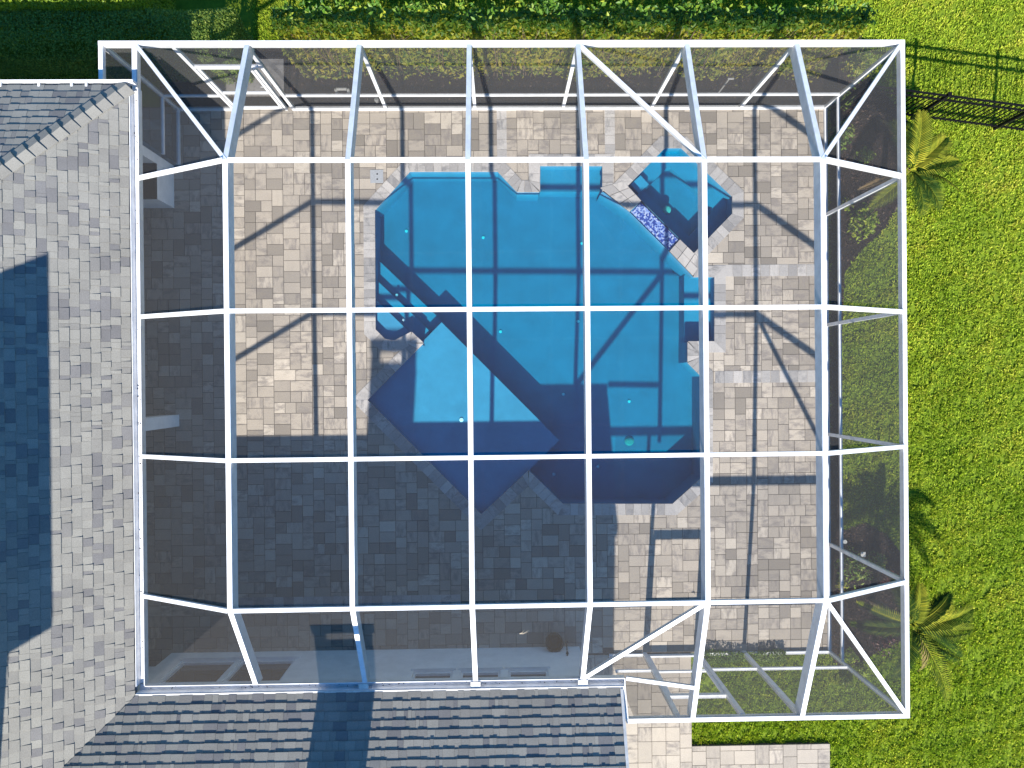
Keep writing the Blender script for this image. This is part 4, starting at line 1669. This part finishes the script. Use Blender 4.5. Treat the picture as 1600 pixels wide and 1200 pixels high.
def frond(root, ang, length, rise, droop, seed, mtl, tonec, width=.30, par=None, twist=0.0):
    r = random.Random(seed)
    n = 34
    P = []
    for i in range(n + 1):
        s = i / n
        d = length * s
        P.append(root + Vector((math.cos(ang) * d, math.sin(ang) * d, rise * s * length - droop * s * s * length)))
    m_ = MB()
    m_.tube(P[::3], .011, 5, min(1, tonec + .25), .003)
    for i in range(3, n + 1):
        s = i / n
        tdir = (P[i] - P[i - 1]).normalized()
        side = Vector((-tdir.y, tdir.x, 0)).normalized()
        upv = side.cross(tdir)
        if upv.z < 0:
            upv = -upv
        L = width * (math.sin(math.pi * min(1, .18 + s * .78)) ** .7) * r.uniform(.85, 1.1)
        for sg in (-1, 1):
            for sub in (0, .5):
                o_ = P[i].lerp(P[i - 1], sub)
                an = .62 if sub == 0 else .30
                dr = (side * sg * math.cos(twist * sg + an) + upv * (math.sin(an - sg * twist) * .95) + tdir * (.55 + .25 * s)).normalized()
                tip = o_ + dr * L + Vector((0, 0, -.22 * L))
                md = o_ + dr * L * .5
                w_ = tdir * (.0105 if sub == 0 else .0140)
                tn = tonec + (.10 if sub == 0 else -.50) + r.gauss(0, .08) + .12 * s  # every second leaflet coloured darker, painting in the shade inside the frond
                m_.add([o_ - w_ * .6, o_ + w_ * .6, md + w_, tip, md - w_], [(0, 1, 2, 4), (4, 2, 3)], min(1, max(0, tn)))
    return m_.build('frond', mtl, par)


def palm(px, py, z, label, specs, seed):
    c = at(px, py, z)
    t = thing('palm_tree', label, 'palm', (c.x, c.y, -.08), 'small palms beside the right screen wall')
    MB().tube([(c.x, c.y, -.08), (c.x + .02, c.y, z * .5), (c.x, c.y, z - .05)], .075, 9, .4, .05).build('trunk', 'stem', t)
    MB().tube([(c.x, c.y, z - .1), (c.x, c.y, z + .12)], .05, 8, .5, .012).build('crownshaft', 'frond', t)
    for k, (tx, ty, rise, droop, mtl, tone, wd, tw) in enumerate(specs):
        e_ = at(tx, ty, z + (rise - droop) * .9)
        dx, dy = e_.x - c.x, e_.y - c.y
        frond(Vector((c.x, c.y, z)), math.atan2(dy, dx), math.hypot(dx, dy), rise, droop, seed + k, mtl, tone, wd, t, tw)


palm(1424, 264, 1.0, 'upper small palm with yellow green fronds beside the fence end', [
    (1438, 176, .7, .45, 'frond', .55, .34, .2), (1497, 252, .55, .55, 'frond', .55, .40, .5), (1503, 298, .5, .7, 'frond', .45, .22, .9), (1362, 322, .4, .7, 'frond', .4, .3, .2),
    (1380, 184, .4, .8, 'dead_frond', .6, .14, .3), (1442, 335, .3, .6, 'frond', .15, .32, 0.), (1395, 190, .6, .6, 'frond', .2, .32, 0.), (1478, 215, .6, .5, 'frond', .5, .36, .3), (1470, 325, .4, .6, 'frond', .1, .3, 0.), (1340, 297, .3, .9, 'dead_frond', .6, .12, 0.)], 71)
palm(1425, 976, 1.4, 'lower small palm with arching fronds beside the lower right screen', [
    (1439, 913, .7, .5, 'frond', .6, .24, .6), (1484, 928, .8, .6, 'frond', .62, .30, .8), (1520, 952, .55, .6, 'frond', .48, .36, .1), (1524, 985, .3, .5, 'frond', .4, .32, 0.), (1505, 1030, .4, .6, 'frond', .12, .32, .1), (1400, 1060, .4, .6, 'frond', .2, .3, 0.), (1395, 905, .6, .6, 'frond', .25, .3, 0.), (1486, 1098, .45, .6, 'frond', .45, .32, .25),
    (1452, 1062, .2, .9, 'dead_frond', .8, .16, .2), (1340, 942, .6, .6, 'frond', .55, .26, .8), (1332, 975, .4, .7, 'frond', .2, .28, .2)], 91)

_V, _F, _t = leaves_np(_P, np.tile([0, 0, 1.], (_n, 1)), .035, .3, 6, .4, _r.random(_n), .05)
_o = add_np('gutter_debris', _V, _F, 'mulch', _t, house)
_o['kind'] = 'stuff'

# ------------------------------------------------------------------ mulch beds: a soil sheet with loose chips
def bed(name, poly, z, seed, label, dens=420):
    me = MB()
    me.add([(x, y, z) for x, y in poly], [tuple(range(len(poly)))] if True else [])
    o = me.build(name, 'soil')
    props(o, label, None, None, 'structure')
    r = np.random.default_rng(seed)
    xs = [p[0] for p in poly]; ysn = [p[1] for p in poly]
    n = int((max(xs) - min(xs)) * (max(ysn) - min(ysn)) * dens)
    X, Y = r.uniform(min(xs), max(xs), n), r.uniform(min(ysn), max(ysn), n)
    k = in_np(poly, X, Y)
    P = np.stack([X[k], Y[k], np.full(k.sum(), z) + r.uniform(.004, .02, k.sum())], 1)
    V, Fc, tt = leaves_np(P, np.tile([0, 0, 1.], (len(P), 1)), .06, .35, seed + 1, .35, r.random(len(P)), 0.05)
    ch_ = put('wood_chips', mesh_np('wood_chips', V, Fc, M['mulch'], tt), o)
    ch_['kind'] = 'stuff'
    return poly


def pl_(pts, z=-.075):
    return ccw([xy(px, py, z) for px, py in pts])


beds = []
beds.append(bed('mulch_bed', pl_([(250, 166), (250, 100), (335, 75), (450, 75), (1315, 75), (1335, 100), (1335, 160), (1300, 166)]), -.075, 81, 'dark mulch strip between the top screen wall and the hedge'))
beds.append(bed('mulch_bed', pl_([(1296, 160), (1336, 100), (1400, 165), (1418, 190), (1415, 300), (1385, 355), (1352, 385), (1320, 425), (1312, 600), (1314, 830), (1350, 815), (1385, 835), (1412, 870), (1418, 1000), (1385, 1010), (1345, 1035), (1310, 1045), (1296, 1020)]), -.072, 82, 'dark mulch bed along the right screen wall with shrubs and palms', 600))

# ------------------------------------------------------------------ lawn grass
def lawn(dens, seed):
    r = np.random.default_rng(seed)
    X0, X1, Y0, Y1 = -6.5, 12.8, -9.6, 10.2
    n = int((X1 - X0) * (Y1 - Y0) * dens)
    X, Y = r.uniform(X0, X1, n), r.uniform(Y0, Y1, n)
    keep = (X > 6.9) | (Y > 7.0) | ((Y < Y_DECKB) & (X > X_WALKR)) | ((X < -4.4) & (Y > 6.3) & (X > -5.2))
    keep &= ~((X < -5.0) & (Y < 8.0))
    keep &= ~((Y < Y_GAP + .01) & (Y > Y_PATHB - .01) & (X < X_PATHR + .01))
    keep &= ~((Y > Y_DECKB - .0) & (Y < YT + .1) & (X < DECK_R + .05))
    for p in beds:
        keep &= ~in_np(p, X, Y)
    X, Y = X[keep], Y[keep]
    # tufts: pull the blades towards clump centres
    cl_ = smooth_noise(X * 9, Y * 9, 5) + .7 * smooth_noise(X * 17, Y * 17, 6)
    k2 = r.random(len(X)) < np.clip(.84 + .22 * cl_, .35, 1)
    X, Y, cl_ = X[k2], Y[k2], cl_[k2]
    nb = 5
    n = len(X)
    X = np.repeat(X, nb) + r.normal(0, .012, n * nb)
    Y = np.repeat(Y, nb) + r.normal(0, .012, n * nb)
    cl2 = np.repeat(cl_, nb)
    m = n * nb
    a = r.uniform(0, 6.283, m)
    L = r.uniform(.045, .09, m) * (1 + .25 * np.clip(cl2, -1, 1))
    lean = r.uniform(.35, 1.25, m)
    wd = r.uniform(.0055, .0095, m)
    dx, dy = np.cos(a), np.sin(a)
    z0 = -.09
    root = np.stack([X, Y, np.full(m, z0)], 1)
    side = np.stack([-dy, dx, np.zeros(m)], 1) * wd[:, None]
    hor = np.stack([dx, dy, np.zeros(m)], 1)
    midp = root + hor * (L * .45 * np.sin(lean))[:, None] + np.array([0, 0, 1.]) * (L * .6 * np.cos(lean * .6))[:, None]
    tip = root + hor * (L * 1.0 * np.sin(lean))[:, None] + np.array([0, 0, 1.]) * (L * .85 * np.cos(lean) + .008)[:, None]
    V = np.stack([root, midp + side, tip, midp - side], 1).reshape(-1, 3)
    i = np.arange(m) * 4
    Fc = np.concatenate([np.stack([i, i + 1, i + 2], 1), np.stack([i, i + 2, i + 3], 1)])
    t = np.clip(r.normal(.42, .17, m) + .10 * cl2, 0, 1)
    me = mesh_np('grass', V, Fc, M['grass'], np.concatenate([t, t]))
    o = put('grass', me)
    props(o, 'short bright green lawn grass beyond the cage', None, None, 'stuff')


lawn(560, 101)
